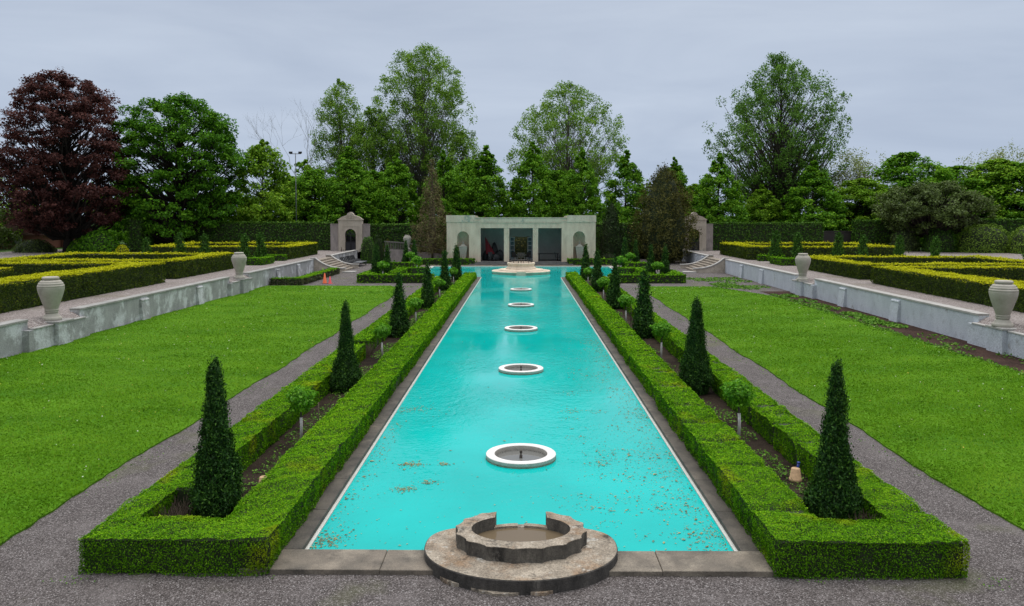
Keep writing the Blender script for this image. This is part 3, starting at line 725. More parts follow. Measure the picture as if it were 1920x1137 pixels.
# parallel-cut ends at the gap
def cut(lst):
    out = [(max(.43, x) if (x > 0 and y > cy) else (min(-.43, x) if (x < 0 and y > cy) else x), y) for x, y in lst]; return out
n = NS
vs = [(x, y, .208) for x, y in outl] + [(x, y, .432) for x, y in outl]
m.add(vs, [(i, i+1, n+i+1, n+i) for i in range(n-1)])
vs = [(x, y, .10) for x, y in inn] + [(x, y, .432) for x, y in inn]
m.add(vs, [(i, i+1, n+i+1, n+i) for i in range(n-1)])
for e in (0, n-1):
    (xa, ya), (xb, yb) = outl[e], inn[e]
    m.add([(xa, ya, .10), (xb, yb, .10), (xb, yb, .432), (xa, ya, .432)], [(0, 1, 2, 3)])
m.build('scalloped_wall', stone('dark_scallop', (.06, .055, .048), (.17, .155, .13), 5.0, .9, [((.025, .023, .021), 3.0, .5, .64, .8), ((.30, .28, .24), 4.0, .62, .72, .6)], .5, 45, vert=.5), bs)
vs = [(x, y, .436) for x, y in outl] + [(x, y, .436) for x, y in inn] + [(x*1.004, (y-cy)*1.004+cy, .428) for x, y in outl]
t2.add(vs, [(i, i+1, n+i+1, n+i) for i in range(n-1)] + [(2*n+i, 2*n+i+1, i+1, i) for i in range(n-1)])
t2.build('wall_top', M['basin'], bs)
m = MB(); m.add([(.80*math.cos(a), .545*math.sin(a)+cy, .235) for a in np.linspace(0, 2*math.pi, 65)[:-1]], [tuple(range(64))]); m.build('basin_water', M['basinwater'], bs, fix=False)
m = MB()   # low sill across the gap, with a spout notch
for s in (-1, 1):
    pl = []
    for u in np.linspace(.055, .44, 8): pl.append((s*u, .53*math.sqrt(1-(u/.785)**2)+cy-.01))
    pl += [(s*u, .53*math.sqrt(1-(u/.785)**2)+cy+.10) for u in np.linspace(.44, .055, 8)]
    m.prism(pl, 'z', .2, .27)
m.box(-.055, .055, .53+cy, .66+cy, .2, .238); m.build('spout_sill', M['basin'], bs)

for (x0, x1, dp, sd) in ((-.72, -.02, .07, 1), (.14, .46, .05, 2), (-1.2, -.9, .05, 3)):   # mortar left along the foot of the step
    rg = random.Random(sd); pts = []
    xs = np.linspace(x0, x1, 14)
    for x in xs: pts.append((x, -1.2*math.sqrt(1-(x/1.515)**2)+.03))
    for i, x in enumerate(xs[::-1]):
        e = min(i, 13-i)/4; pts.append((x, -1.2*math.sqrt(1-(x/1.515)**2) - dp*min(1, e)*rg.uniform(.5, 1.3)))
    m = MB(); m.prism(pts, 'z', -.02, .028 + .01*sd); m.build('mortar_remnant', M['basin'], bs)
# ------------------------------------------------------------------ tiered fountain at the far end
tf = empty('tiered_fountain', (0, 75, 0), 0, 'pale round tiered stone fountain at the far end of the pool', 'fountain')
m = MB(); m.lathe([(2.68, -.2), (2.68, .12), (2.74, .14), (2.74, .24), (2.70, .26), (2.1, .27), (2.1, .36), (2.07, .38), (1.55, .39), (1.5, .40), (.01, .40)], n=64); m.build('lower_tier', M['limestone'], tf)
m = MB(); m.lathe([(1.42, .38), (1.42, .50), (1.36, .53), (1.26, .60), (1.22, .72), (1.26, .80), (1.30, .86), (1.30, .97), (1.26, 1.0), (1.08, 1.0), (1.05, .9), (.01, .88)], n=56); m.build('upper_bowl', M['limestone'], tf)
m = MB()
for a in np.linspace(0, 2*math.pi, 15)[:-1]:
    m.tube([(1.12*math.cos(a), 1.12*math.sin(a), .98), (1.12*math.cos(a), 1.12*math.sin(a), 1.10), (.98*math.cos(a), .98*math.sin(a), 1.16)], .028, 6)
m.tube([(1.0*math.cos(a), 1.0*math.sin(a), 1.04) for a in np.linspace(0, 2*math.pi, 33)], .02, 5, False)
m.tube([(0, 0, .88), (0, 0, 1.35)], .04, 8); m.tube([(-.25, 0, 1.2), (.25, 0, 1.2)], .02, 6); m.build('jet_pipes', M['bronze_m'], tf)
m = MB(); m.box(-.42, .42, -2.86, -2.66, -.2, .30); m.build('spillway_block', M['limestone'], tf)

# ------------------------------------------------------------------ box hedges beside the pool
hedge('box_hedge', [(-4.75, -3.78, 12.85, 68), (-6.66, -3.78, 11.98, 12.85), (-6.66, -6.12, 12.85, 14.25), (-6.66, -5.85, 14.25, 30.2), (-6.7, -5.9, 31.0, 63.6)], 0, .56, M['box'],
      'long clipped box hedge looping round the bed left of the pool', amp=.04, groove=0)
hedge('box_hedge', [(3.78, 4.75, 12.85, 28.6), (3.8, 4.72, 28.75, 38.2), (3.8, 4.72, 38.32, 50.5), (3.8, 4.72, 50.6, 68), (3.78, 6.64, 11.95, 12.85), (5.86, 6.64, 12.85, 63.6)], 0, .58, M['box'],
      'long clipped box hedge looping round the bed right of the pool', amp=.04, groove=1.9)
# bare twigs where the left hedge has died back
tw = empty('dead_shrub', (-5.93, 13.6, 0), 0, 'bare brown twiggy shrub beside the nearest left cypress', 'shrub')
m = MB()
for i in range(130):
    a = random.uniform(0, 6.28); x, y = random.uniform(-.18, .16), random.uniform(-.4, .5)
    m.tube([(x, y, 0), (x+.08*math.cos(a), y+.08*math.sin(a), random.uniform(.2, .32)), (x+.16*math.cos(a), y+.16*math.sin(a), random.uniform(.35, .52))], [.007, .005, .002], 4, False)
m.build('twigs', M['bare'], tw, fix=False)
tw2 = copy_tree(tw); tw2.location = (-5.9, 30.6, 0); tag(tw2, 'bare twiggy shrub in the gap of the left outer hedge', 'shrub')
tw3 = copy_tree(tw); tw3.location = (5.75, 13.5, 0); tag(tw3, 'dark bare twigs tucked behind the nearest right cypress', 'shrub')

# cross parterres at the far end of the lawns
for s, nm in ((-1, 'left'), (1, 'right')):
    def mir(rs): return [(min(s*a, s*b), max(s*a, s*b), c, d) for (a, b, c, d) in rs]
    hedge('box_hedge', mir([(7.0, 13.1, 63.7, 64.7), (12.1, 13.1, 64.7, 70), (10.2, 11.0, 66.2, 73), (8.6, 10.2, 72.2, 73)]), 0, .68, M['box_far'], 'low L-shaped box hedge across the far end of the %s lawn' % nm, k=.0024, amp=.025)
    hedge('box_hedge', mir([(11.3, 14.2, 79.5, 80.4), (10.6, 11.3, 79.5, 87.0), (5.0, 10.6, 86.4, 87.0)]), 0, .70, M['box_far'], 'low box hedge between the pool end and the %s half of the pavilion' % nm, k=.0024, amp=.025)

# ------------------------------------------------------------------ cypresses in the pool beds
TP = [(0, .31), (.05, .39), (.18, .45), (.34, .38), (.5, .275), (.72, .18), (.9, .125), (.97, .07), (1, .02)]
TP2 = [(0, .40), (.07, .50), (.2, .46), (.34, .34), (.52, .235), (.74, .16), (.9, .10), (.97, .055), (1, .02)]
LOR = ['nearest the camera', 'second from the camera', 'third from the camera', 'fourth from the camera', 'fifth from the camera', 'farthest from the camera']
near = evergreen('conical_cypress', (-5.36, 14.1, 0), 'dark conical cypress in the bed left of the pool, nearest the camera', 'cypress', M['thuja'], 'cypresses in the pool beds', seed=11, h=2.86, prof=TP, n=42000, s=.050, lump=.20)
near2 = evergreen('conical_cypress', (5.42, 13.95, 0), 'dark conical cypress in the bed right of the pool, nearest the camera', 'cypress', M['thuja'], 'cypresses in the pool beds', seed=23, h=2.84, prof=TP2, n=42000, s=.050, lump=.20)
far = [evergreen('conical_cypress', (-5.4, 35.6, 0), None, None, M['thuja'], None, seed=31, h=2.7, prof=TP, n=9000, s=.11, lump=.15),
       evergreen('conical_cypress', (5.4, 35.6, 0), None, None, M['thuja'], None, seed=37, h=2.7, prof=TP2, n=9000, s=.11, lump=.15)]
used = [0, 0]
def place_cyp(x, y, h, label, v=0, z=0, wx=1.0, group='cypresses in the pool beds', src=None):
    if src is None and v < 2 and not used[v]:
        o = far[v]; used[v] = 1
    else: o = copy_tree(src or far[v % 2])
    o.location = (x, y, z); o.rotation_euler = (0, 0, random.uniform(0, 6.28)); o.scale = (wx*h/2.7, wx*h/2.7, h/2.7)
    return tag(o, label, 'cypress', group)
ysL = [24.6, 35.6, 46.4, 57, 67]; hL = [2.72, 2.72, 2.45, 2.75, 2.8]
ysR = [24.4, 35.5, 46.5, 57, 67.3]; hR = [2.85, 2.85, 2.85, 2.8, 2.85]
for i in range(5):
    if i == 0:
        o = copy_tree(near2); o.location = (-5.37, ysL[0], 0); o.rotation_euler = (0, 0, 2); o.scale = (1, 1, .95)
        tag(o, 'dark conical cypress in the bed left of the pool, second from the camera', 'cypress', 'cypresses in the pool beds')
        o = copy_tree(near); o.location = (5.3, ysR[0], 0); o.rotation_euler = (0, 0, 1); o.scale = (1.08, 1.08, 1.0)
        tag(o, 'dark conical cypress in the bed right of the pool, second from the camera', 'cypress', 'cypresses in the pool beds')
    else:
        place_cyp(-5.42, ysL[i], hL[i], 'dark conical cypress in the bed left of the pool, ' + LOR[i+1], i % 2)
        place_cyp(5.42, ysR[i], hR[i], 'dark conical cypress in the bed right of the pool, ' + LOR[i+1], (i+1) % 2)
for (u, D, h, lab) in ((706, 66.8, 2.9, 'outer conical cypress of the pair in the left cross hedge'), (726, 68.5, 2.75, 'inner conical cypress of the pair in the left cross hedge'),
                       (761, 82.5, 2.7, 'outer conical cypress of the pair left of the pavilion hedge'), (777, 83.5, 2.75, 'inner conical cypress of the pair left of the pavilion hedge'),
                       (1219, 67.0, 2.8, 'inner conical cypress of the pair in the right cross hedge'), (1246, 67.0, 2.7, 'outer conical cypress of the pair in the right cross hedge'),
                       (1171, 82.5, 3.0, 'inner conical cypress of the pair right of the pavilion hedge'), (1191, 83, 2.75, 'outer conical cypress of the pair right of the pavilion hedge')):
    place_cyp(px(u, D), D, h, lab, int(u) % 2)

# standard lollipop trees with white trunk wraps
def standard(seed=1, n=1500, s=.085):
    root = empty('standard_tree', (0, 0, 0))
    mb = MB(); mb.tube([(0, 0, -.02), (.015, .01, .4), (-.01, 0, .85)], [.028, .024, .02], 7)
    for k in range(7):
        a = k*.9; mb.tube([(0, 0, .75), (.15*math.cos(a), .15*math.sin(a), .93), (.26*math.cos(a), .26*math.sin(a), 1.02)], [.014, .01, .004], 4, False)
    mb.build('trunk', M['bark'], root)
    m = MB(); m.tube([(0, 0, .01), (.015, .01, .4), (.006, .006, .6)], [.036, .033, .03], 8); m.build('trunk_wrap', M['guard'], root)
    rg = np.random.default_rng(seed); d = unit(rg.normal(size=(n, 3))); rad = rg.random(n)**.35
    P = d*rad[:, None]*np.array([.34, .34, .25])*(1+.38*wob(d+seed, .55))[:, None] + np.array([0, 0, 1.02])
    v = leaves(P, d + rg.normal(0, .6, (n, 3)) + np.array([0, 0, .5]), s*rg.uniform(.6, 1.4, n), .65)
    np_mesh('crown', v, 4, M['standard'], np.clip(rg.beta(1.7, 1.7, n), 0, 1), None, root)
    return root
st0 = standard(3, 2000, .062); st1 = standard(8, 900, .11); first = [1, 1]
def place_std(x, y, h, label, k, w=1.0):
    src = (st0, st1)[k]
    if first[k]: o = src; first[k] = 0
    else: o = copy_tree(src)
    o.location = (x, y, 0); o.rotation_euler = (R(random.uniform(-3, 3)), R(random.uniform(-3, 3)), random.uniform(0, 6.28)); o.scale = (w*h*random.uniform(.82, .98), w*h*random.uniform(.82, .98), h*random.uniform(.93, 1.04))
    return tag(o, label, 'topiary tree', 'lollipop trees in the beds')
ORD = ['nearest the camera', 'second from the camera', 'third from the camera', 'fourth from the camera', 'fifth from the camera']
for i in range(5):
    place_std(-5.2, (18.9, 30.1, 39.6, 51.5, 62)[i], (1.08, 1.05, 1.1, 1.1, 1.1)[i], 'small round-headed tree with white trunk left of the pool, ' + ORD[i], 0 if i < 2 else 1, 1.0)
    place_std(5.2, (19.2, 29.8, 39.7, 50.5, 62)[i], (1.12, 1.12, 1.15, 1.15, 1.15)[i], 'small round-headed tree with white trunk right of the pool, ' + ORD[i], 0 if i < 2 else 1, 1.05)
for (u, D, lab) in ((719, 66, 'bushy lollipop tree between the paired cypresses of the left cross hedge'), (782, 74, 'bushy lollipop tree at the left corner of the far pool arm'), (769, 82, 'small lollipop tree between the cypresses left of the pavilion'),
                    (1232, 66, 'lollipop tree between the paired cypresses of the right cross hedge'), (1164, 74, 'bushy lollipop tree at the right corner of the far pool arm'), (1181, 81.5, 'small lollipop tree between the cypresses right of the pavilion')):
    place_std(px(u, D), D, 1.3, lab, 1, 1.15)
# bamboo stake by a left standard tree, and a timber stake right
for (x, y, h, lab) in ((-4.95, 19.5, .85, 'thin dark stake leaning beside the nearest left lollipop tree'), (5.45, 39.9, 1.0, 'thin pale stake beside the third right lollipop tree'), (-5.35, 51.8, .9, 'thin stake beside the fourth left lollipop tree')):
    m = MB(); m.tube([(0, 0, 0), (.02, 0, h)], .014, 6); m.tube([(0, 0, h*.8), (-.22, -.05, h*.83)], .008, 5)
    o = m.build('garden_stake', M['bare']); o.location = (x, y, 0); tag(o, lab, 'stake')

# clay pots
def pot(loc, lab, blue=False, rot=(0, 0, 0)):
    root = empty('clay_pot', loc, 0, lab, 'pot'); root.rotation_euler = rot
    m = MB(); m.lathe([(.125, 0), (.13, .005), (.128, .05), (.116, .052), (.085, .255), (.075, .262), (.02, .262), (.018, .25), (.001, .25)], n=28); m.build('body', M['clay'], root)
    if blue:
        m = MB(); m.tube([(.05, .06, .2), (.08, .06, .33)], [.02, .03], 8); m.lathe([(.01, .33), (.035, .345), (.03, .37), (.001, .375)], .08, .06, 0, 10); m.build('blue_nozzle', M['blue'], root)
pot((5.58, 16.35, .01), 'upturned pale clay pot in the right bed behind the nearest cypress', True)
pot((-5.05, 15.7, .01), 'pale clay pot half hidden behind the nearest left cypress', False)

# ------------------------------------------------------------------ retaining walls, urns
PIL = (41.2, 48.3, 64.0, 69.8)
def wall(side, name, label, openings, y0, y1, mat, cap, pil, topz_=1.3):
    s = side; X = LW if s < 0 else RW
    root = empty(name, (X, y0, 0), 0, label, 'wall')
    def bx(m, xa, xb, ya, yb, za, zb, b=0):   # xa, xb: metres out of the wall face, towards the lawn positive
        a, b_ = sorted((-s*xa, -s*xb)); m.box(a, b_, ya-y0, yb-y0, za, zb, b)
    m, c, p, lo = MB(), MB(), MB(), MB()
    segs = []; ya = y0
    for (oa, ob) in openings:
        segs.append((ya, oa)); ya = ob
    segs.append((ya, y1))
    for (a, b) in segs:
        bx(m, -.42, 0, a, b, -.1, topz_-.09); bx(c, -.44, .035, a+.002, b-.002, topz_-.088, topz_, .012)
    for (a, b) in openings:
        mid = (a+b)/2
        bx(lo, -.4, .26, a-.35, mid-.52, -.1, .88); bx(lo, -.4, .26, mid+.52, b+.35, -.1, .88)
        bx(lo, -.45, .46, mid-.519, mid+.519, -.1, .95)
        bx(c, -.42, .285, a-.02, mid-.525, .882, .935, .01); bx(c, -.42, .285, mid+.525, b+.02, .882, .935, .01); bx(c, -.50, .50, mid-.56, mid+.56, .952, 1.03, .015)
    for yy in pil:
        if y0 < yy < y1:
            prof = [(0.003, -.1), (.20, -.1), (.17, .25), (.12, .75), (.09, 1.0), (.12, 1.03), (.10, 1.09), (.003, 1.11)]
            pp = [(-s*a, z) for a, z in prof]; p.prism(pp, 'y', yy-.42-y0, yy+.42-y0)
    bk = MB()
    for (a, b) in openings:
        prf = [(-.30, T-.003), (-.30, .8), (-.43, .8), (-.43, T-.003)]
        bk.prism([(-s*q, z) for q, z in ((-.62, T+.004), (-.30, T+.004), (.06, .939), (.06, .90), (-.62, .90))], 'y', a+.01-y0, b-.01-y0)
    if bk.v: bk.build('gravel_bank', M['gravel_t'], root)
    m.build('wall_face', mat, root)
    if lo.v: lo.build('urn_pedestal', mat, root)
    c.build('coping', cap, root)
    if p.v: p.build('buttress', mat, root)
    return root
LO = [(31.5, 35.2), (53.4, 57.2)]; RO = [(29.9, 33.7), (52.4, 56.0)]
wall(-1, 'retaining_wall', 'long grey patchy plaster retaining wall along the left lawn', LO, 8, 75.2, M['plaster_l'], M['cap_l'], PIL)
wall(1, 'retaining_wall', 'long whitish plaster retaining wall along the right lawn', RO, 8, 75.2, M['plaster_r'], M['cap_r'], (41.0, 47.7, 63.7, 69.5))
wall(-1, 'retaining_wall', 'short plaster wall between the left steps and the left gate', [], 81.6, 95.3, M['plaster_l'], M['cap_r'], ())
wall(1, 'retaining_wall', 'short whitish wall between the right steps and the right gate', [], 81.6, 95.3, M['plaster_r'], M['cap_r'], (84.5, 87.5))

def urn():
    root = empty('stone_urn', (0, 0, 0))
    m = MB(); m.lathe([(.001, 0), (.37, 0), (.38, .02), (.38, .11), (.35, .14), (.30, .16), (.29, .22), (.235, .27), (.225, .31), (.26, .33), (.265, .36), (.245, .38), (.25, .40), (.27, .41), (.27, .44), (.25, .46)], n=40); m.build('foot', M['urn'], root)
    m = MB(); m.lathe([(.245, .455), (.28, .55), (.345, .75), (.42, .98), (.475, 1.16), (.50, 1.28), (.51, 1.36), (.51, 1.372), (.502, 1.376), (.502, 1.386), (.508, 1.39), (.505, 1.44), (.492, 1.475), (.478, 1.478), (.476, 1.49), (.482, 1.495), (.465, 1.54), (.445, 1.57), (.43, 1.573), (.428, 1.585), (.43, 1.59), (.40, 1.63), (.36, 1.66), (.29, 1.685), (.285, 1.70)], n=48); m.build('body', M['urn'], root)
    m = MB(); m.lathe([(.28, 1.70), (.315, 1.705), (.325, 1.73), (.325, 1.77), (.31, 1.80), (.28, 1.815), (.001, 1.82)], n=40); m.build('lid', M['urn'], root)
    return root
u0 = urn()
for i, (x, y, z, lab) in enumerate(((-19.6, 33.3, 1.03, 'large lidded stone urn on the left wall, nearest the camera'), (-19.5, 55.3, 1.03, 'lidded stone urn farther along the left wall, in front of the clipped yew'),
                                    (18.95, 31.8, 1.03, 'large lidded stone urn on the right wall, nearest the camera'), (18.95, 54.2, 1.03, 'lidded stone urn farther along the right wall, before the yew corner'),
                                    (px(764, 90), 90, 1.55, 'dull stone urn on the ramp pier left of the pavilion'))):
    o = u0 if i == 0 else copy_tree(u0)
    o.location = (x, y, z); o.rotation_euler = (0, 0, i*1.3); tag(o, lab, 'urn', 'lidded stone urns')
    if i == 4: o.scale = (.9, .9, .9)

# steps with curved cheek walls
for s, nm in ((-1, 'left'), (1, 'right')):
    X = LW if s < 0 else RW
    root = empty('garden_steps', (X, 75.2, 0), 0, 'broad stone steps with curved cheek walls up to the %s terrace' % nm, 'steps')
    for yy in (0.0, 6.0):
        pts = [(-s*(-.35), -.05), (-s*2.9, -.05), (-s*2.9, .36)]
        for q in np.linspace(0, 1, 12): pts.append((-s*(2.85 - 2.75*q), .36 + .95*q**2.6))
        pts.append((-s*(-.35), 1.31))
        m = MB(); m.prism(pts, 'y', yy+.06, yy+.44); m.build('cheek_wall', M['gate_stone'], root)
        cp = MB()
        up = [(-s*(2.97 - 2.87*q), .362 + .95*max(0, q)**2.6) for q in np.linspace(0, 1, 12)] + [(-s*(-.35), 1.312)]
        dn = [(a, b+.09) for a, b in up]
        cp.prism(up + dn[::-1], 'y', yy, yy+.5); cp.build('cheek_coping', M['cap_r'], root)
    m = MB()
    for k in range(7):
        z1 = T - k*T/7.0; xa, xb = -.35 + (0 if k == 0 else k*.36), .02 + k*.36+.34
        a, b = sorted((-s*xa, -s*xb)); m.box(a, b, .45, 5.98, -.05, z1-.004, .015)
    m.build('treads', M['tread'], root)
    m = MB(); m.box(-.6, .6, -.25, .75, -.05, .13, .02); m.build('foot_slab', M['cap_r'], root).location = (-s*3.3, 0, 0)

# ------------------------------------------------------------------ golden yew parterres on the terraces
for s, nm, zt in ((-1, 'left', 1.30), (1, 'right', 1.08)):
    def mir(rs): return [(min(s*a, s*b), max(s*a, s*b), c, d) for (a, b, c, d) in rs]
    xi = 22.5 if s < 0 else 21.9
    kw = dict(s0=.06, k=.0016, topmat=M['yew_tip'], amp=.05, body=.12, round_=.08, cov=2.3, wobf=.28)
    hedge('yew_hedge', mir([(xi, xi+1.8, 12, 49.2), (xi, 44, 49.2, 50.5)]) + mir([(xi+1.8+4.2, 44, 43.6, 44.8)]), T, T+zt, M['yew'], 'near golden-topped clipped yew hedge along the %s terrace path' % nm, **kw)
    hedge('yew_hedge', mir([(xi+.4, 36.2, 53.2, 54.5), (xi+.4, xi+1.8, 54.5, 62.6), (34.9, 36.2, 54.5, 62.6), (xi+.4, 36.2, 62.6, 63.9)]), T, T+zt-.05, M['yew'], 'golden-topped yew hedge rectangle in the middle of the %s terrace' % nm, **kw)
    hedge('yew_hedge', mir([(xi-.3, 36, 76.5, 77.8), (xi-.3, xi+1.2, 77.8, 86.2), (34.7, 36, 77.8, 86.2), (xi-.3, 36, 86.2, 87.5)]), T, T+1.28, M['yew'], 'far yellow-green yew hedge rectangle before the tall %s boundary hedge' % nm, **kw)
    hedge('box_hedge', mir([(21.9, 23.4, 67.8, 68.6), (21.9, 22.6, 68.6, 71)]), T, T+.62, M['box_far'], 'small green box hedge corner beside the %s terrace path, nearer one' % nm, amp=.02)
    hedge('box_hedge', mir([(22.0, 24.4, 74.4, 75.2)]), T, T+.55, M['box_far'], 'small green box hedge block beside the %s terrace path, farther one' % nm, amp=.02)
minis = [evergreen('conical_cypress', (px(336, 71), 71, T), 'small pale green cypress on the left terrace, second from the left edge', 'cypress', M['thuja_far'], 'small cypresses on the terraces', seed=51, h=2.7, prof=[(0, .42), (.1, .5), (.35, .42), (.7, .28), (.92, .14), (1, .02)], n=2600, s=.17)]
for (u, h, lab) in ((274, 2.3, 'small cypress on the left terrace, leftmost of its row'), (383, 2.6, 'small cypress on the left terrace, middle of the row of five'), (458, 2.65, 'small cypress on the left terrace, second from the gate side'), (489, 2.75, 'small cypress on the left terrace, at the green box hedge'),
                    (1451, 2.9, 'small cypress on the right terrace at the green box hedge, nearest the gate'), (1492, 2.75, 'small cypress on the right terrace, just above the far urn'), (1567, 2.75, 'small cypress on the right terrace before the end of the tall hedge'), (1613, 2.55, 'small cypress on the right terrace under the pale thin tree'), (1680, 2.5, 'small cypress on the right terrace before the hawthorn trunk'), (1747, 2.4, 'small cypress on the right terrace before the round ivy bush'), (1920, 2.5, 'small cypress on the right terrace at the edge of view')):
    place_cyp(px(u, 71.5), 71.5, h, lab, 5, T, 1.0, 'small cypresses on the terraces', minis[0])

# low curved hedge by the left steps
hedge('box_hedge', [(-19.4, -16.9, 61.6, 62.4), (-17.6, -16.8, 62.4, 74.2)], 0, .55, foliage('browned_box', [(0, (.05, .05, .015)), (.4, (.085, .07, .03)), (.6, (.06, .10, .015)), (1, (.12, .2, .02))], .2), 'low brown-patched box hedge bending from the left wall to the steps', topmat=M['box_far'], amp=.03)

# ------------------------------------------------------------------ tall boundary hedges
kw = dict(s0=.15, k=.0019, amp=.06, body=.2, cov=2.0, cat='hedge', wobf=.2, round_=.04)
def tall(xa, xb, y, top, lab, d=1.4): hedge('boundary_hedge', [(xa, xb, y, y+d)], T-.1, top, M['tall_hedge'], lab, **kw)
tall(px(352, 97), px(622, 97), 97, topz(417, 97), 'tall clipped green boundary hedge left of the left gate')
tall(px(236, 92), px(264, 92), 92, topz(409, 92), 'tall dark hedge block under the big maple', 3)
tall(px(264, 99), px(352, 99), 99.5, topz(420, 99.5), 'tall shaded hedge behind the small leftmost cypress')
tall(px(690, 97), px(842, 97), 97, topz(421, 97), 'tall clipped hedge between the left gate and the browned cedar')
tall(px(1110, 97), px(1276, 97), 97, topz(419, 97), 'tall dark hedge behind the bronze cedar right of the pavilion')
tall(px(1332, 97), px(1541, 97), 97, topz(418, 97), 'tall clipped green boundary hedge right of the right gate')
tall(px(1600, 99), px(1700, 99), 99, topz(413, 99), 'tall dark hedge block left of the hawthorn')
tall(px(1830, 99), px(2000, 99), 99, topz(411, 99), 'tall hedge behind the domed shrubs at the right edge')
for s in (-1, 1):   # brick piers/wall glimpsed in the hedge gap at right
    pass
m = MB(); m.box(-2.2, 2.2, 0, .3, 0, 2.2); m.box(-2.3, 2.3, -.04, .34, 2.2, 2.28)
o = m.build('garden_wall', M['darkwood']); o.location = (px(1568, 101), 101, T); tag(o, 'dark brown wall glimpsed in the hedge gap right of the right gate', 'wall')

# ------------------------------------------------------------------ gate houses
def arch(x0, x1, zs, zt, n=14):
    """points of an arched opening from left spring to right spring"""
    cx, r = (x0+x1)/2, (x1-x0)/2
    return [(cx - r*math.cos(math.pi*k/n), zs + (zt-zs)*math.sin(math.pi*k/n)) for k in range(n+1)]
def gatehouse(x, y, lab, panel):
    root = empty('garden_gate', (x, y, T-.1), 0, lab, 'gate')
    w, h = 1.42, 3.75
    ow, os_, ot = .66, 2.05, 2.72
    m = MB()
    m.box(-w, -ow, 0, .7, 0, os_); m.box(ow, w, 0, .7, 0, os_)
    ap = arch(-ow, ow, os_, ot)
    m.prism([(-w, os_), (-w, h)] + [(w, h), (w, os_)] + ap[::-1], 'y', 0, .7)
    m.build('stone_surround', M['gate_stone'], root)
    m = MB(); m.box(-w-.07, w+.07, -.06, .76, h+.002, h+.14)
    for sx_ in (-1, 1):
        m.box(min(sx_*.88, sx_*.95), max(sx_*.88, sx_*.95), -.035, -.002, .02, 3.0)
    m.box(-.95, .95, -.035, -.002, 3.003, 3.08); m.build('moulding', M['gate_stone'], root)
    pd = [(-w, h+.142), (w, h+.142), (w*.72, h+.42), (.42, h+.62), (.36, h+.78), (.2, h+.92), (0, h+.98), (-.2, h+.92), (-.36, h+.78), (-.42, h+.62), (-w*.72, h+.42)]
    m = MB(); m.prism(pd, 'y', .05, .6); m.build('pediment', M['gate_stone'], root)
    m = MB()
    for a in np.linspace(.25, math.pi-.25, 7): m.tube([(0, .03, h+.22), (.28*math.cos(a), .02, h+.25+.42*math.sin(a)), (.36*math.cos(a), .03, h+.25+.5*math.sin(a))], [.025, .035, .02], 5)
    for sx_ in (-1, 1): m.tube([(sx_*(.42+.13*math.cos(t)), .03, h+.36+.13*math.sin(t)) for t in np.linspace(0, 5, 10)], .028, 5)
    m.build('carved_scroll', M['gate_stone'], root)
    for xa, xb in ((-w-1.0, -w-.002), (w+.002, w+.85)):
        m = MB(); m.box(xa, xb, .2, .55, 0, 3.25); m.box(xa-.015, xb+.015, .16, .59, 3.252, 3.33); m.build('wing_wall', M['gate_wing'], root)
    g = MB()
    for k in range(9):
        xx = -ow+.06 + k*(2*ow-.12)/8; zt = os_ + (ot-os_)*math.sqrt(max(0, 1-(xx/ow)**2))
        g.tube([(xx, .3, .02), (xx, .3, zt-.04)], .022, 5)
    for zz in (.08, 1.15, os_): g.box(-ow+.01, ow-.01, .28, .32, zz-.03, zz+.03)
    g.tube([(a*.96, .3, b-.04) for a, b in ap], .035, 6)
    for a in np.linspace(.3, math.pi-.3, 6): g.tube([(0, .3, os_), (.55*math.cos(a), .3, os_+.5*math.sin(a))], .03, 5)
    g.tube([(0, .27, .1), (0, .27, os_+.1)], .04, 6)
    for zz in np.arange(.35, os_, .24): g.prism([(-.12, zz+.08), (0, zz-.05), (.12, zz+.08), (0, zz+.04)], 'y', .24, .28)
    g.build('iron_gate', M['iron'], root)
    g = MB(); g.box(-ow+.01, ow-.01, .34, .37, .03, (1.1 if not panel else ot-.03)); g.build('gate_panel', M['iron_panel'], root)
    m = MB(); m.box(-1.0, 1.0, -.5, -.004, -.05, .14); m.build('threshold', M['cap_r'], root)
    return root
gatehouse(px(657, 95.5), 95.5, 'pale stone gate with scrolled pediment and arched iron door at left', False)
gatehouse(px(1300, 96), 96, 'pale stone gate half hidden by the bronze cedar at right', False)
m = MB()
for i in range(3):   # little lanterns / finials on the left gate step
    m.tube([(i*.22, 0, 0), (i*.22, 0, .25 if i else .5)], [.05, .03], 7)
o = m.build('post_stub', M['bare']); o.location = (px(640, 94.4), 94.4, T); tag(o, 'short wooden stubs standing by the left gate step', 'stub')

# ------------------------------------------------------------------ pavilion
PY = 87.5; PZ = .34
pv = empty('garden_pavilion', (0, PY, 0), 0, 'pale limestone pool pavilion with three open bays and two arched niches', 'pavilion')
X0, X1 = -8.1, 8.15
m = MB()
for s in (-1, 1):
    a = lambda p, q: tuple(sorted((s*p, s*q)))
    nx0, nx1, ns, ntop = 5.68, 6.98, 3.0, 3.66
    x = a(6.98, 8.12); m.box(*x, 0, .55, 0, 5.36)
    x = a(4.42, 5.68); m.box(*x, 0, .55, 0, 5.08)
    m.box(*a(nx0, nx1), 0, .55, 0, .55)
    ap = arch(*a(nx0, nx1), ns, ntop)
    lx, rx = a(nx0, nx1)
    m.prism([(lx, ns)] + [(lx, 5.36), (rx, 5.36)] + [(rx, ns)] + ap[::-1][1:-1], 'y', 0, .55)
    m.box(*a(5.0, 5.678), 0, .55, 5.082, 5.36)
    m.box(*a(7.6, 8.12), .552, 5.2, 0, 5.2)
m.box(-4.418, 4.418, 0, .55, 4.0, 5.06)
m.build('facade', M['limestone'], pv)
for x in (-1.58, 1.57):
    m = MB(); m.box(x-.29, x+.29, .02, .53, PZ, 3.998); m.build('pier', M['limestone'], pv)
m = MB()
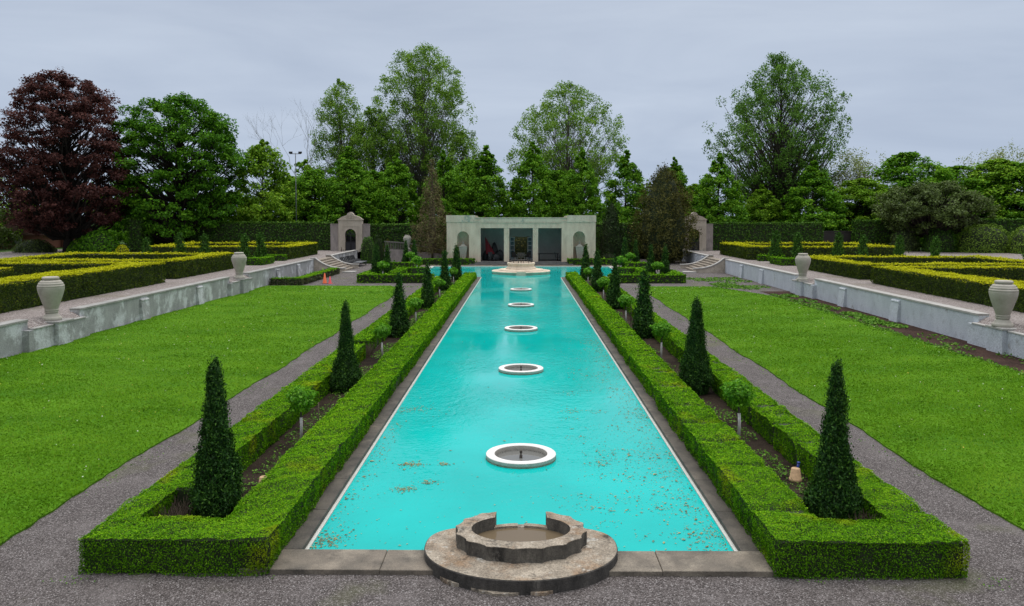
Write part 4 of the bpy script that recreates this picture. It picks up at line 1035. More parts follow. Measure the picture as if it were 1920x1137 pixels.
for s in (-1, 1):
    for k in range(1): m.box(*sorted((s*4.4, s*5.02)), -.05, -.002, 4.72, 4.80)
    m.box(*sorted((s*5.02, s*8.17)), -.06, -.002, 4.66, 5.40)
m.box(-4.38, 4.38, -.05, -.002, 4.55, 4.62); m.box(-5.0, 5.0, -.07, .6, 5.085, 5.16)
m.box(-4.38, 4.38, -.035, -.002, 4.66, 5.07)
m.build('entablature', M['verdigris'], pv)
m = MB()
for s in (-1, 1):
    m.prism([(s*4.55, 5.161), (s*5.0, 5.161), (s*5.0, 5.36), (s*4.9, 5.34), (s*4.75, 5.22)], 'y', .05, .45)
    m.tube([(s*(4.78+.08*math.cos(t)), -.075, 5.24+.08*math.sin(t)) for t in np.linspace(0, 5.5, 10)], .025, 5)
m.build('scroll_bracket', M['verdigris'], pv)
for s in (-1, 1):     # niche shells
    m = MB()
    c = s*6.33; r = .648; n = 16
    vs_, fs = [], []
    zs_ = [.55, 1.2, 1.9, 2.5, 3.0]
    for z in zs_:
        for k in range(n+1):
            t = math.pi*k/n; vs_.append((c - r*math.cos(t), .5 + .62*math.sin(t), z))
    for j in range(len(zs_)-1):
        for k in range(n): q = j*(n+1)+k; fs.append((q, q+1, q+n+2, q+n+1))
    b0 = len(vs_)
    for j in range(9):
        e = math.pi/2*j/8
        for k in range(n+1):
            t = math.pi*k/n; vs_.append((c - r*math.cos(t)*math.cos(e), .5 + .62*math.sin(t)*math.cos(e), 3.0+.66*math.sin(e)))
    for j in range(8):
        for k in range(n): q = b0+j*(n+1)+k; fs.append((q, q+1, q+n+2, q+n+1))
    m.add(vs_, fs, True)
    m.build('niche_shell', M['limestone'], pv, fix=False)
m = MB()     # rear wall with doorway, roof, inner side walls
m.box(-7.6, -1.0, 4.6, 4.9, 0, 5.0); m.box(1.0, 7.6, 4.6, 4.9, 0, 5.0); m.box(-1.0, 1.0, 4.6, 4.9, 2.95, 5.0)
m.box(-4.75, -4.45, .56, 4.59, 0, 4.45); m.box(4.45, 4.75, .56, 4.59, 0, 4.45)
m.build('inner_wall', M['inner'], pv)
m = MB(); m.box(-7.59, 7.59, .56, 4.95, 4.72, 4.9); m.build('roof', M['inner'], pv)
m = MB(); m.box(-5.2, 5.2, -.75, 4.58, -.1, PZ); m.box(-5.6, 5.6, -1.25, -.752, -.1, .17); m.build('podium', stone('podium_stone', (.11, .105, .10), (.22, .21, .20), 2, .85, [((.05, .05, .05), 2, .5, .7, .6)]), pv)
for s in (-1, 1):    # open glazed door leaves
    d = MB(); xa, xb = sorted((s*.74, s*1.26))
    yy = 4.3
    d.box(xa, xa+.07, yy, yy+.06, PZ+.02, 2.9); d.box(xb-.07, xb, yy, yy+.06, PZ+.02, 2.9)
    for z in (PZ+.02, 1.38, 1.92, 2.4, 2.83): d.box(xa+.07, xb-.07, yy, yy+.06, z, z+.07)
    dl = d.build('door_leaf', M['white_paint'], pv)
    g = MB(); g.box(xa+.06, xb-.06, yy+.02, yy+.04, PZ+.08, 2.84); g.build('pane', M['teal_glass'], dl)
# niche urns: square tapered pedestals with finials
def niche_urn(x, lab):
    root = empty('niche_urn', (x, PY+.55, .553), 0, lab, 'urn', 'niche urns of the pavilion')
    def frus(m, w0, w1, z0, z1):
        v = [(-w0, -w0*.8, z0), (w0, -w0*.8, z0), (w0, w0*.8, z0), (-w0, w0*.8, z0), (-w1, -w1*.8, z1), (w1, -w1*.8, z1), (w1, w1*.8, z1), (-w1, w1*.8, z1)]
        m.add(v, [(0,3,2,1),(4,5,6,7),(0,1,5,4),(1,2,6,5),(2,3,7,6),(3,0,4,7)])
    m = MB(); frus(m, .30, .28, 0, .12); frus(m, .29, .44, .121, 1.28); frus(m, .44, .42, 1.281, 1.34); m.tube([(.2*math.cos(t), -.31, 1.0+.12*math.sin(t)) for t in np.linspace(math.pi, 2*math.pi, 8)], .025, 5); m.build('body', M['urn'], root)
    m = MB(); frus(m, .46, .46, 1.341, 1.46); frus(m, .36, .12, 1.461, 1.70); m.lathe([(.10, 1.72), (.05, 1.76), (.12, 1.86), (.10, 1.95), (.03, 2.0), (.001, 2.0)], n=14); m.build('lid', M['urn'], root)
niche_urn(-6.35, 'tall lidded stone urn standing in the left pavilion niche'); niche_urn(6.42, 'tall lidded stone urn standing in the right pavilion niche')

# furniture in the pavilion
def chair(mat, fr):
    root = empty('patio_chair', (0, 0, 0))
    m = MB(); m.box(-.25, .25, -.25, .25, .42, .47, .01); m.build('seat', mat, root)
    m = MB(); m.prism([(.23, .47), (.28, .47), (.36, 1.0), (.31, 1.0)], 'x', -.25, .25); m.build('backrest', mat, root)
    for sx_ in (-1, 1):
        for sy_ in (-1, 1):
            m = MB(); m.tube([(sx_*.22, sy_*.22, .42), (sx_*.25, sy_*.26, 0)], .022, 6); m.build('leg', fr, root)
        m = MB(); m.tube([(sx_*.25, .28, .66), (sx_*.26, -.1, .67), (sx_*.25, -.24, .62), (sx_*.24, -.23, .45)], .02, 6); m.build('armrest', fr, root)
    return root
cw = chair(M['darkwood'], M['white_paint']); cb = chair(M['black'], M['metal']); f_ = [0, 0]
for k, (x, y, rz, lab) in enumerate(((-.75, 1.4, 2.9, 'dark-backed chair with pale legs in the middle bay, left of the door'), (.72, 1.5, 3.5, 'dark-backed chair with pale legs in the middle bay, right of the door'))):
    o = cw if k == 0 else copy_tree(cw); o.location = (x, PY+y, PZ); o.rotation_euler = (0, 0, rz); tag(o, lab, 'chair')
for k, (x, y, rz, lab) in enumerate(((-3.3, .95, .4, 'black metal chair at the front of the left bay'), (1.12, 1.1, -1.4, 'black metal chair behind the right pier of the middle bay'), (4.05, 1.2, 1.6, 'black metal chair at the right end of the right bay'))):
    o = cb if k == 0 else copy_tree(cb); o.location = (x, PY+y, PZ); o.rotation_euler = (0, 0, rz); tag(o, lab, 'chair')
tb = empty('long_table', (3.05, PY+2.2, PZ), 0, 'long dark table in the right bay of the pavilion', 'table')
m = MB(); m.box(-1.15, 1.15, -.4, .4, .74, .80, .01); m.build('tabletop', M['darkwood'], tb)
for sx_ in (-1, 1):
    for sy_ in (-1, 1): m = MB(); m.box(sx_*1.02-.04, sx_*1.02+.04, sy_*.32-.04, sy_*.32+.04, 0, .739); m.build('leg', M['darkwood'], tb)
bt = empty('small_bench', (0.0, PY+.9, PZ), 0, 'pale slatted bench low in the middle bay, behind the fountain', 'bench')
m = MB()
for k in range(4): m.box(-.42, .42, -.2+k*.11, -.12+k*.11, .42, .45)
m.build('seat', M['wood_fence'], bt)
m = MB()
for k in range(4): m.box(-.42, .42, .24, .27, .52+k*.11, .59+k*.11)
m.build('backrest', M['wood_fence'], bt)
for sx_ in (-1, 1): m = MB(); m.box(sx_*.38-.03, sx_*.38+.03, -.2, .27, 0, .419); m.build('leg', M['wood_fence'], bt)
# folded red parasol leaning in the left bay
ub = empty('folded_parasol', (-3.45, PY+2.0, PZ), 0, 'folded red parasol leaning in the left bay of the pavilion', 'parasol')
m = MB(); 
prof = [(.45, .75), (.40, 1.05), (.30, 1.5), (.18, 2.0), (.07, 2.45), (.02, 2.6)]
n = 20; vs_ = []
for (r_, z) in prof:
    for k in range(n):
        a = 2*math.pi*k/n; rr_ = r_*(1 + .22*math.cos(5*a)); vs_.append((rr_*math.cos(a)-(z-.7)*.28, rr_*.7*math.sin(a), z))
m.add(vs_, [(j*n+k, j*n+(k+1) % n, (j+1)*n+(k+1) % n, (j+1)*n+k) for j in range(len(prof)-1) for k in range(n)], True); m.build('canopy', M['redcloth'], ub)
m = MB(); m.tube([(.18, 0, 0), (-.56, 0, 2.66)], .03, 7); m.build('pole', M['wood_fence'], ub)
# covered furniture heap: individual bags / covers
def sack(loc, w, h, lab, seed):
    rg = np.random.default_rng(seed); m = MB(); n = 16; pr = [(.9, 0), (1.0, .12), (.98, .4), (.86, .7), (.55, .92), (.2, 1.0), (.01, 1.01)]
    vs_ = []
    for (r_, z) in pr:
        for k in range(n):
            a = 2*math.pi*k/n; q = r_*(1+.12*math.sin(3*a+seed)+.07*rg.normal()); vs_.append((w*q*math.cos(a), w*.7*q*math.sin(a), h*z*(1+.05*rg.normal())))
    m.add(vs_, [(j*n+k, j*n+(k+1) % n, (j+1)*n+(k+1) % n, (j+1)*n+k) for j in range(len(pr)-1) for k in range(n)], True)
    o = m.build('furniture_cover', M['black']); o.location = loc; tag(o, lab, 'cover', 'black covers in the left bay')
sack((-3.95, PY+2.6, PZ), .42, 1.05, 'black covered bundle at the left end of the left bay', 1); sack((-3.0, PY+2.9, PZ), .38, 1.9, 'tall black covered bundle beside the red parasol', 2)
sack((-2.35, PY+2.4, PZ), .45, 1.15, 'humped black cover near the left pier', 4); sack((-2.75, PY+1.9, PZ), .5, .8, 'low black covered heap in the middle of the left bay', 3)

# ------------------------------------------------------------------ ramp wall and balustrade left of the pavilion
rp_ = empty('ramp_wall', (px(780, 91), 91, 0), 0, 'grey ramp wall with timber balustrade left of the pavilion', 'wall')
m = MB(); m.prism([(-3.6, 0), (3.6, 0), (3.6, .95), (-.2, 1.3), (-3.6, 1.55)], 'y', 0, .4); m.build('wall_face', M['gate_wing'], rp_)
m = MB(); m.prism([(-3.6, 2.35), (-.9, 2.15), (3.5, 1.25), (3.5, 1.38), (-.9, 2.28), (-3.6, 2.48)], 'y', .08, .3)
m.prism([(-3.6, 1.57), (-.3, 1.33), (-.3, 1.42), (-3.6, 1.66)], 'y', .1, .28); m.build('rail', M['wood_fence'], rp_)
m = MB()
for k in range(15):
    x = -3.5+k*.19; m.box(x-.035, x+.035, .14, .24, 1.6-.07*(x+3.6)*.9, 2.35-.075*(x+3.6))
m.build('balusters', M['wood_fence'], rp_)
m = MB(); m.box(-1.32, -.62, -.1, .55, 0, 1.55); m.build('pier', M['gate_wing'], rp_)

# ------------------------------------------------------------------ cones, stacked loungers
def cone(loc, h, body, band, lab):
    root = empty('traffic_cone', loc, random.random(), lab, 'traffic cone', 'traffic cones on the gravel')
    m = MB(); m.lathe([(.18*h/.8, .03), (.155*h/.8, .06), (.03*h/.8+.01, h-.01), (.02, h), (.001, h)], n=24); m.build('cone_body', body, root)
    q = .22*h/.8; m = MB(); m.box(-q, q, -q, q, 0, .035, .01); m.build('base', M['black'] if band else body, root)
    if band: m = MB(); m.lathe([(.058, h*.70), (.040, h*.86)], n=24); m.build('reflective_band', M['reflect'], root).scale = (1.16, 1.16, 1)
cone((px(608.5, 63.2), 63.2, 0), .82, M['cone_o'], True, 'taller orange traffic cone on the gravel with a pale band')
cone((px(618.5, 63.3), 63.3, 0), .58, M['cone_p'], False, 'shorter faded pink traffic cone beside the orange one')
def lounger():
    root = empty('folding_chair', (0, 0, 0))
    m = MB(); m.prism([(-.3, .38), (.32, .30), (.33, .35), (-.3, .43)], 'y', -.24, .24); m.build('seat', M['black'], root)
    m = MB()
    for k in range(5): m.prism([(.30+.0, .36), (.34, .36), (.62, .98), (.58, 1.0)], 'y', -.22+k*.092, -.22+k*.092+.066)
    m.build('backrest', M['black'], root)
    for sy_ in (-1, 1): m = MB(); m.tube([(-.35, sy_*.25, 0), (-.25, sy_*.25, .5), (.35, sy_*.25, .55)], .025, 6); m.tube([(.4, sy_*.25, 0), (-.1, sy_*.25, .45)], .02, 6); m.build('leg_frame', M['black'], root)
    return root
lg = lounger(); NL = 9
for k in range(NL):
    o = lg if k == 0 else copy_tree(lg)
    o.location = (-18.3+.02*k, 83.6 + k*.68, 0); o.rotation_euler = (0, 0, math.pi + random.uniform(-.08, .08))
    tag(o, 'black garden chair in the tight row against the wall by the left steps', 'chair', 'black chairs stored by the left steps')
m = MB(); m.box(-.45, .45, -1.6, 1.6, .40, .46, .01)
for a in (-1.3, 1.3): m.box(-.4, -.33, a-.04, a+.04, 0, .399); m.box(.33, .4, a-.04, a+.04, 0, .399)
o = m.build('folding_table', M['greyplast']); o.location = (-17.2, 85.4, 0); tag(o, 'low grey table standing before the row of black chairs', 'table')

# ------------------------------------------------------------------ clipped shrubs
def dome(name, x, y, z, rx, ry, h, mat, lab, seed, s=.2, n=2600, cat='shrub', pw=2.6):
    root = empty(name, (x, y, z), 0, lab, cat)
    rg = np.random.default_rng(seed); d = unit(rg.normal(size=(n, 3))); d[:, 2] = np.abs(d[:, 2])
    # superellipsoid: flat sides, rounded top
    q = 1/np.power(np.abs(d[:, 0])**pw + np.abs(d[:, 1])**pw + np.abs(d[:, 2])**pw, 1/pw)
    P = d*q[:, None]*np.array([rx, ry, h])*(1 + .05*wob(d*2+seed, .7) - .06*rg.random(n))[:, None]
    P[:, 2] = np.where(rg.random(n) < .35, P[:, 2]*rg.random(n), P[:, 2])
    v = leaves(P, d + rg.normal(0, .5, (n, 3)), s*rg.uniform(.6, 1.4, n), .6)
    np_mesh('foliage', v, 4, mat, np.clip(rg.beta(1.7, 1.9, n)+.1*wob(d*3, .6), 0, 1), None, root)
    m = MB(); pts = [(math.cos(e), math.sin(e)) for e in np.linspace(0, math.pi/2, 7)]
    m.lathe([(max(.001, c**(2/pw)*.9), s_**(2/pw)*.9*h) for c, s_ in pts], n=18, sx=rx, sy=ry); m.build('branches', M['twig'], root)
    return root
dome('domed_shrub', px(1836, 93), 93, T, 3.05, 2.4, 3.25, M['dome'], 'large flat-topped domed shrub right of the hawthorn', 3, .17, 5200)
dome('domed_shrub', px(1925, 90), 90, T, 2.3, 2.2, 3.2, M['dome'], 'large domed shrub cut by the right edge of view', 4, .17, 3600)
dome('ivy_bush', px(1755, 94), 94, T, 1.75, 1.6, 3.0, M['tall_hedge'], 'rounded ivy-covered bush before the hawthorn trunk', 5, .2, 2600)
dome('ivy_bush', px(1690, 96), 96, T, 1.6, 1.5, 3.0, M['olive'], 'grey-green bush left of the hawthorn trunk', 6, .2, 2200)
dome('clipped_yew', px(690, 90), 90, 0, .78, .75, 3.0, M['tall_hedge'], 'tall round-topped clipped evergreen beside the left gate wall', 7, .13, 2600, pw=3.2)
dome('clipped_yew', px(709, 92), 92, .2, .62, .6, 2.9, M['dark'], 'dark round-headed clipped evergreen right of the taller pale one', 8, .13, 1700)
dome('clipped_yew', px(727, 93), 93, .2, .6, .6, 2.5, M['bronze'], 'brownish clipped evergreen at the end of the ramp balustrade', 9, .13, 1500, pw=1.8)
dome('round_bush', px(183, 90), 90, T, 2.4, 1.8, 2.6, M['maple'], 'bright green bush under the copper beech', 10, .25, 3000, pw=2.0)
dome('round_bush', px(150, 91), 91.5, T, 1.8, 1.6, 1.7, M['linden'], 'low green bush left of the bright bush under the beech', 11, .25, 1800, pw=2.0)
dome('round_bush', px(227, 88), 88, T, .7, .7, 1.0, M['yew_tip'], 'small yellow-green round bush before the dark hedge block', 12, .15, 900, pw=2.0)
dome('round_bush', px(60, 92), 92, T, 2.4, 1.8, 1.5, M['olive'], 'dull low bush by the brown-roofed shed at the left', 13, .2, 1600, pw=2.0)
dome('round_bush', .1, 95.5, 0, 2.6, 1.2, 3.6, M['bronze'], 'dark brownish bush seen through the doorway of the pavilion', 31, .2, 2400)
for k, (u, D, rx, h) in enumerate(((1118, 89.5, .9, 1.1), (1140, 90, 1.2, 1.3), (1160, 90.5, 1.0, 1.2))):
    dome('low_juniper', px(u, D), D, 0, rx, .8, h, M['dark'], ('low dark spreading shrub against the right pavilion corner', 'middle low spreading shrub right of the pavilion', 'low spreading shrub before the dark yew right of the pavilion')[k], 20+k, .16, 900, pw=2.0)
dome('round_bush', px(1158, 92), 92, 0, 1.5, 1.2, 3.4, M['tall_hedge'], 'mid green bush under the bronze cedar, left side', 24, .16, 2200, pw=1.7)

# ------------------------------------------------------------------ big conifers near the pavilion
evergreen('browned_cedar', (px(811, 91), 91, 0), 'thin grey-brown cedar with sparse foliage left of the pavilion', 'tree', M['brown'], seed=61, h=topz(302, 91), prof=[(0, .02), (.09, .05), (.10, 1.5), (.2, 1.95), (.4, 1.55), (.6, 1.05), (.8, .6), (.95, .2), (1, .03)], n=9500, s=.19, lump=.42, core=.25, up=.4, shrink=1.0, coremat=M['bare'])
evergreen('bronze_cedar', (px(1243, 91.5), 91.5, 0), 'broad bronze-green cedar right of the pavilion', 'tree', M['bronze'], seed=67, h=topz(312, 91.5), prof=[(0, 1.2), (.1, 2.6), (.28, 3.2), (.5, 2.95), (.7, 2.3), (.85, 1.6), (.95, .85), (1, .15)], n=20000, s=.22, lump=.30, core=.8, up=.5, shrink=1.0)
evergreen('dark_yew', (px(1146, 91.5), 91.5, 0), 'dark irregular yew at the right corner of the pavilion', 'tree', M['dark'], seed=71, h=topz(378, 91.5), prof=[(0, 1.4), (.2, 1.75), (.45, 1.5), (.65, 1.05), (.85, .5), (1, .05)], n=6500, s=.22, lump=.35, core=.75, up=.5)

# ------------------------------------------------------------------ trees
D1 = 108
rnd_prof = [(.06, 3.2), (.2, 4.1), (.4, 4.3), (.6, 4.0), (.78, 3.1), (.91, 1.9), (1, .8)]
lin_prof = [(.06, 2.6), (.16, 3.6), (.32, 3.7), (.5, 3.1), (.68, 2.3), (.84, 1.2), (.94, .5), (1, .1)]

def linden(seed, mat): return dict(seed=seed, h=13.2, prof=lin_prof, trunk_r=.24, n_clump=230, clump_r=.78, leaf_n=120, leaf_s=.28, inner=.62, rise=.35, flat=.7, lumps=.10, up=.55, trunk_top=.9)
variants = []
def lin_copy(k, loc, h, wx, lab, group='linden row behind the garden'):
    src = variants[k]
    if src.get('label') is None: o = src
    else: o = copy_tree(src)
    o.location = loc; o.rotation_euler = (0, 0, random.uniform(0, 6.28)); o.scale = (wx, wx, h/13.2); tag(o, lab, 'tree', group); return o
for k, (sd, mt) in enumerate(((101, 'linden'), (102, 'linden'), (103, 'linden'), (104, 'linden_b'))):
    variants.append(tree('linden_tree', (0, D1, T), None, None, mat=M[mt], **linden(sd, mt)))
for sd, mt in ((105, 'linden'), (106, 'linden_b')):
    variants.append(tree('linden_tree', (0, D1, T), None, None, mat=M[mt], **dict(linden(sd, mt), prof=rnd_prof, lumps=.16, n_clump=240, clump_r=.95)))
for (u, v, wpx, D, k, lab) in (
    (655, 276, 118, 108, 0, 'pyramidal dark green linden above the left gate'),
    (590, 318, 100, 109, 4, 'dark green linden left of the left gate tree'),
    (745, 288, 110, 108, 2, 'dark linden between the left gate and the browned cedar'),
    (832, 282, 100, 108, 1, 'pyramidal linden above the left end of the pavilion'),
    (912, 274, 108, 107, 0, 'pyramidal linden above the left bay of the pavilion'),
    (1000, 266, 106, 107, 2, 'tallest pyramidal linden, above the middle bay of the pavilion'),
    (1090, 278, 96, 107, 1, 'pyramidal linden above the right niche of the pavilion'),
    (1173, 283, 100, 108, 0, 'pyramidal linden between the pavilion and the bronze cedar'),
    (1262, 295, 84, 112, 2, 'linden peeking up right behind the bronze cedar'),
    (1345, 288, 112, 107, 1, 'pyramidal linden above the right gate'),
    (1425, 345, 92, 110, 3, 'lower pale green linden below the big right poplar'),
    (1520, 303, 122, 107, 0, 'broad dark linden before the right poplar trunk'),
    (1606, 335, 120, 110, 5, 'pale green linden under the thin pale tree'),
    (1697, 287, 150, 113, 4, 'dark linden rising behind the hawthorn'),
    (1786, 312, 150, 115, 4, 'dark linden behind the right half of the hawthorn'),
    (1860, 300, 150, 114, 5, 'bright linden above the domed shrubs'),
    (1918, 304, 150, 112, 4, 'linden at the right edge of view'),
    (545, 330, 100, 112, 5, 'pale green linden below the floodlight pole'),
    (700, 320, 100, 113, 4, 'shaded linden filling in right of the left gate'),
    (880, 300, 90, 113, 4, 'linden in the second row behind the pavilion, left'),
    (1046, 320, 90, 113, 4, 'linden in the second row behind the pavilion, middle'),
    (1300, 345, 90, 113, 5, 'linden in the second row right of the bronze cedar'),
    (1650, 352, 130, 112, 4, 'low linden left of the hawthorn'),
    (440, 360, 110, 110, 4, 'low dark linden between the maple and the pale tree')):
    h = topz(v, D) - T
    lin_copy(k, (px(u, D), D, T-.1), h, wpx/1500*D/7.8, lab)
tree('ash_tree', (px(492, 104), 104, T), 'pale green loose tree right of the big maple', mat=M['linden_b'], seed=110, h=topz(263, 104)-T, prof=[(.1, 3.2), (.3, 4.6), (.5, 4.3), (.72, 3.0), (.9, 1.5), (1, .3)], trunk_r=.25, n_clump=230, clump_r=.9, leaf_n=75, leaf_s=.34, inner=.4, rise=.6, lumps=.25, up=.5)
tree('ash_tree', (px(570, 112), 112, T), 'loose yellow-green tree behind the floodlight pole', mat=M['linden_b'], seed=111, h=topz(300, 112)-T, prof=[(.1, 2.5), (.35, 3.6), (.6, 3.0), (.85, 1.6), (1, .3)], trunk_r=.2, n_clump=170, clump_r=.8, leaf_n=60, leaf_s=.32, inner=.35, rise=.8, lumps=.3, up=.4)

# poplars
def poplar(u, v, D, prof, lab, seed, mat='poplar', nc=230, ln_=62, cr=.9, tr=.42, ls=.26, rise=1.25, lean=(0, 0), split=.8, lumps=.3):
    h = topz(v, D) - T; ln_ = int(ln_*1.35)
    return tree('poplar_tree', (px(u, D), D, T), lab, mat=M[mat], bark=M['bark_pale'] if mat == 'poplar' else M['bark'], seed=seed, h=h, prof=prof, trunk_r=tr, n_clump=nc, clump_r=cr, leaf_n=ln_, leaf_s=ls, inner=.25, rise=rise, flat=1.0, lumps=lumps, up=.15, lean=lean, trunk_top=split, limb_r=.2)
poplar(795, 92, 126, [(.22, 3.0), (.36, 5.8), (.52, 7.4), (.68, 7.5), (.82, 6.3), (.91, 4.6), (.97, 2.8), (1, 1.2)], 'tallest airy poplar left of the pavilion', 201, nc=700, ln_=50)
poplar(641, 155, 127, [(.2, 2.8), (.42, 4.0), (.65, 4.0), (.85, 2.9), (.95, 1.6), (1, .7)], 'narrow airy poplar above the left gate', 202, nc=340, ln_=48)
poplar(700, 205, 125, [(.18, 3.6), (.42, 5.2), (.68, 4.8), (.88, 2.8), (1, .8)], 'mid-height poplar between the narrow and the tallest one', 203, nc=420, ln_=50)
poplar(868, 250, 122, [(.15, 3.2), (.5, 4.6), (.8, 3.4), (1, .9)], 'low loose poplar right below the tallest poplar', 204, nc=190, ln_=55)
poplar(1064, 160, 124, [(.32, 2.5), (.42, 6.6), (.54, 9.4), (.67, 9.2), (.8, 7.0), (.9, 4.4), (.96, 2.4), (1, 1.0)], 'spreading airy poplar behind the pavilion', 205, nc=480, ln_=48, lumps=.28)
poplar(1456, 112, 118, [(.16, 3.5), (.3, 7.2), (.46, 9.2), (.62, 9.5), (.76, 7.8), (.87, 5.2), (.95, 3.2), (1, 1.4)], 'big dark-leaved poplar standing alone at right', 206, 'poplar_d', nc=760, ln_=46, cr=.85, tr=.55)
# bare tree
def bare(u, v, D, lab, seed, n=90, spread=3.2, leafy=None, name='bare_tree'):
    h = topz(v, D)-T; rg = random.Random(seed); m = MB(); ends = []
    def br(p, d, L, r, lv):
        q = p + d*L*.5 + Vector((rg.gauss(0, .06), rg.gauss(0, .06), .04))*L; e = p + d*L + Vector((rg.gauss(0, .1), rg.gauss(0, .1), .08))*L
        m.tube([p, q, e], [r, r*.8, r*.55], 5, False)
        if lv == 0: ends.append(e); return
        for k in range(rg.choice((2, 3, 3))):
            nd_ = (d + Vector((rg.gauss(0, .42), rg.gauss(0, .42), rg.gauss(.12, .25)))).normalized(); br(e, nd_, L*rg.uniform(.55, .82), r*.55, lv-1)
    for k in range(3): br(Vector((0, 0, 0)), Vector((rg.gauss(-.12, .22), rg.gauss(0, .15), 1)).normalized(), h*.34, .09, 5)
    root = empty(name, (px(u, D), D, T), 0, lab, 'tree'); m.build('trunk', M['bark_pale'], root, fix=False)
    if leafy:
        E = np.array([tuple(e) for e in ends]); P = np.repeat(E, 7, 0) + RNG.normal(0, .35, (len(E)*7, 3))
        np_mesh('crown', leaves(P, RNG.normal(size=P.shape)+[0, 0, .5], .24*RNG.uniform(.6, 1.4, len(P)), .6), 4, leafy, RNG.random(len(P)), None, root)
    return root
bare(612, 215, 121, 'leafless grey tree left of the narrow poplar', 5)
bare(1612, 300, 120, 'thin pale-leaved tree right of the big right poplar', 9, leafy=M['pale'], name='pale_tree')
bare(1575, 330, 122, 'thin brownish sparse tree beside the pale tree', 12, leafy=M['brown'], name='sparse_tree')
bare(1880, 300, 122, 'sparse pale-twigged tree above the right lindens', 15, leafy=M['pale'], name='sparse_tree')
bare(2, 300, 100, 'thin bare-branched tree at the left edge of view', 19, leafy=M['linden_b'], name='sparse_tree')

# maple and copper beech
h = topz(187, 98)-T
tree('maple_tree', (px(335, 98), 98, T), 'big dense bright green maple left of the tall hedge', mat=M['maple'], bark=M['bark_dark'], seed=301, h=h, prof=[(.1, 5.2), (.25, 6.4), (.42, 6.3), (.58, 7.2), (.74, 7.0), (.87, 5.6), (.96, 3.6), (1, 2.2)], trunk_r=.5, n_clump=430, clump_r=1.05, leaf_n=150, leaf_s=.30, inner=.55, rise=.6, flat=.55, lumps=.18, up=.7, trunk_top=.7, limb_r=.35)
h = topz(143, 92)-T
tree('copper_beech', (px(124, 92), 92, T), 'large dark red copper beech at the left', mat=M['copper'], bark=M['bark_dark'], seed=302, h=h, prof=[(.12, 4.2), (.22, 6.2), (.4, 7.0), (.58, 6.6), (.75, 6.2), (.88, 5.0), (.96, 3.2), (1, 1.8)], trunk_r=.5, n_clump=560, clump_r=.95, leaf_n=115, leaf_s=.27, inner=.45, rise=.8, flat=.55, lumps=.2, up=.6, trunk_top=.75, limb_r=.35)
h = topz(345, 96)-T
tree('hawthorn_tree', (px(1738, 96), 96, T), 'dull olive spreading hawthorn over the right terrace', mat=M['olive'], bark=M['bark_dark'], seed=303, h=h, prof=[(.28, 2.6), (.42, 5.4), (.58, 6.4), (.75, 6.0), (.9, 4.2), (1, 2.0)], trunk_r=.35, n_clump=300, clump_r=.85, leaf_n=110, leaf_s=.24, inner=.3, rise=1.0, flat=.6, lumps=.15, up=.5, trunk_top=.6, limb_r=.5)
# willow-like and background greenery at the left edge
tree('birch_tree', (px(25, 104), 104, T), 'pale yellowish tree behind the copper beech at the left edge', mat=M['linden_b'], seed=304, h=topz(350, 104)-T, prof=[(.05, 2.6), (.3, 3.4), (.6, 2.8), (.85, 1.6), (1, .4)], trunk_r=.18, n_clump=80, clump_r=.8, leaf_n=60, leaf_s=.3, inner=.3, rise=1.0, lumps=.3, up=.2)
tree('birch_tree', (px(-25, 98), 98, T), 'grey-green drooping tree cut by the left edge', mat=M['olive'], seed=305, h=topz(360, 98)-T, prof=[(.05, 2.4), (.4, 3.2), (.7, 2.6), (1, .5)], trunk_r=.18, n_clump=80, clump_r=.8, leaf_n=60, leaf_s=.3, inner=.3, rise=1.0, lumps=.3, up=.1)
tree('birch_tree', (px(88, 112), 112, T), 'bright yellow-green tree glimpsed under the copper beech', mat=M['linden_b'], seed=306, h=topz(385, 112)-T, prof=[(.05, 3.0), (.4, 4.0), (.7, 3.0), (1, .8)], trunk_r=.18, n_clump=80, clump_r=.9, leaf_n=60, leaf_s=.34, inner=.3, rise=1.0, lumps=.3, up=.3)
tree('birch_tree', (px(240, 116), 116, T), 'shaded tree filling in behind the maple', mat=M['linden'], seed=307, h=topz(330, 116)-T, prof=[(.03, 5.0), (.4, 6.2), (.7, 5.0), (1, 1.5)], trunk_r=.25, n_clump=110, clump_r=1.2, leaf_n=80, leaf_s=.45, inner=.3, rise=.6, lumps=.2, up=.4)
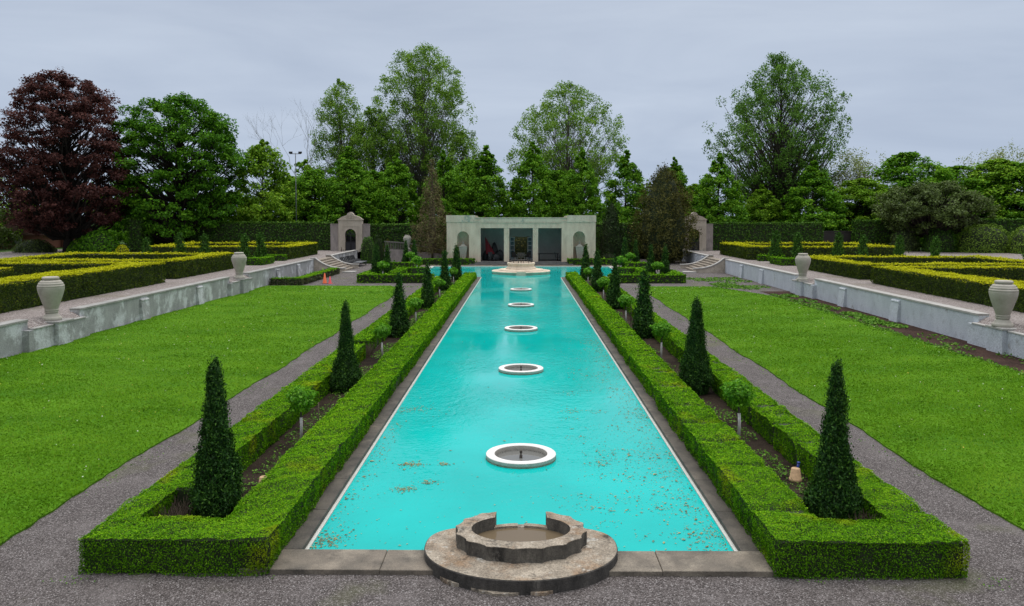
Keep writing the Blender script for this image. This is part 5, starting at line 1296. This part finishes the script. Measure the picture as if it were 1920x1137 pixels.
# far woodland mass closing the view
def wood():
    C, Rr = [], []
    for x in np.arange(-150, 170, 4.0):
        hh = random.uniform(7, 11); y = random.uniform(135, 150)
        n = 260; d = unit(RNG.normal(size=(n, 3))); P = d*(RNG.random(n)**.4)[:, None]*np.array([3.6, 2.5, hh*.55]) + np.array([x, y, T+hh*.5])
        C.append(P); Rr.append(np.clip(RNG.beta(1.7, 1.9, n)+random.gauss(0, .12), 0, 1))
    P = np.concatenate(C); v = leaves(P, RNG.normal(size=P.shape)+[0, -.4, .5], .75*RNG.uniform(.6, 1.4, len(P)), .7)
    tag(np_mesh('far_wood', v, 4, M['linden'], np.concatenate(Rr)), kind='stuff')
wood()

# ------------------------------------------------------------------ floodlight poles, shed
def pole(u, v, D, lab):
    h = topz(v, D)-T
    root = empty('floodlight_pole', (px(u, D), D, T), 0, lab, 'light pole', 'floodlight poles behind the trees')
    m = MB(); m.tube([(0, 0, 0), (0, 0, h)], [.075, .05], 8); m.build('pole', M['metal'], root)
    m = MB(); m.tube([(-.7, 0, h-.1), (.7, 0, h-.1)], .04, 6); m.build('crossbar', M['metal'], root)
    for sx_ in (-1, 1): m = MB(); m.prism([(-.14, h-.1), (.12, h-.02), (.1, h+.2), (-.15, h+.16)], 'x', sx_*.6-.2, sx_*.6+.2); m.build('floodlight', M['iron'], root)
pole(556, 288, 102, 'thin pole with two floodlights above the left tall hedge'); pole(1377, 304, 112, 'thin pole with floodlights half hidden by the right poplar')
sh = empty('garden_shed', (px(48, 104), 104, T), 0, 'low house with brown roof glimpsed at the far left', 'house')
m = MB(); m.box(-3.2, 3.2, -2, 2, 0, 1.7); m.build('wall', M['brick'], sh)
m = MB(); m.prism([(-3.6, 1.702), (3.6, 1.702), (0.6, 3.6), (-.6, 3.6)], 'y', -2.3, 2.3); m.build('roof', M['roof'], sh)
m = MB(); m.box(-.5, .5, -2.04, -2.002, .6, 1.4); m.build('window', M['white_paint'], sh)
sh2 = empty('brick_outbuilding', (px(104, 106), 106, T), 0, 'small brick outbuilding with white trim seen under the copper beech', 'house')
m = MB(); m.box(-1.8, 1.8, 0, 2, 0, 1.3); m.build('wall', M['brick'], sh2)
m = MB(); m.box(-1.9, 1.9, -.1, 2.1, 1.302, 1.45); m.build('roof', M['white_paint'], sh2)
m = MB(); m.box(-.2, .2, -.05, -.002, 0, 1.28); m.build('post', M['white_paint'], sh2)
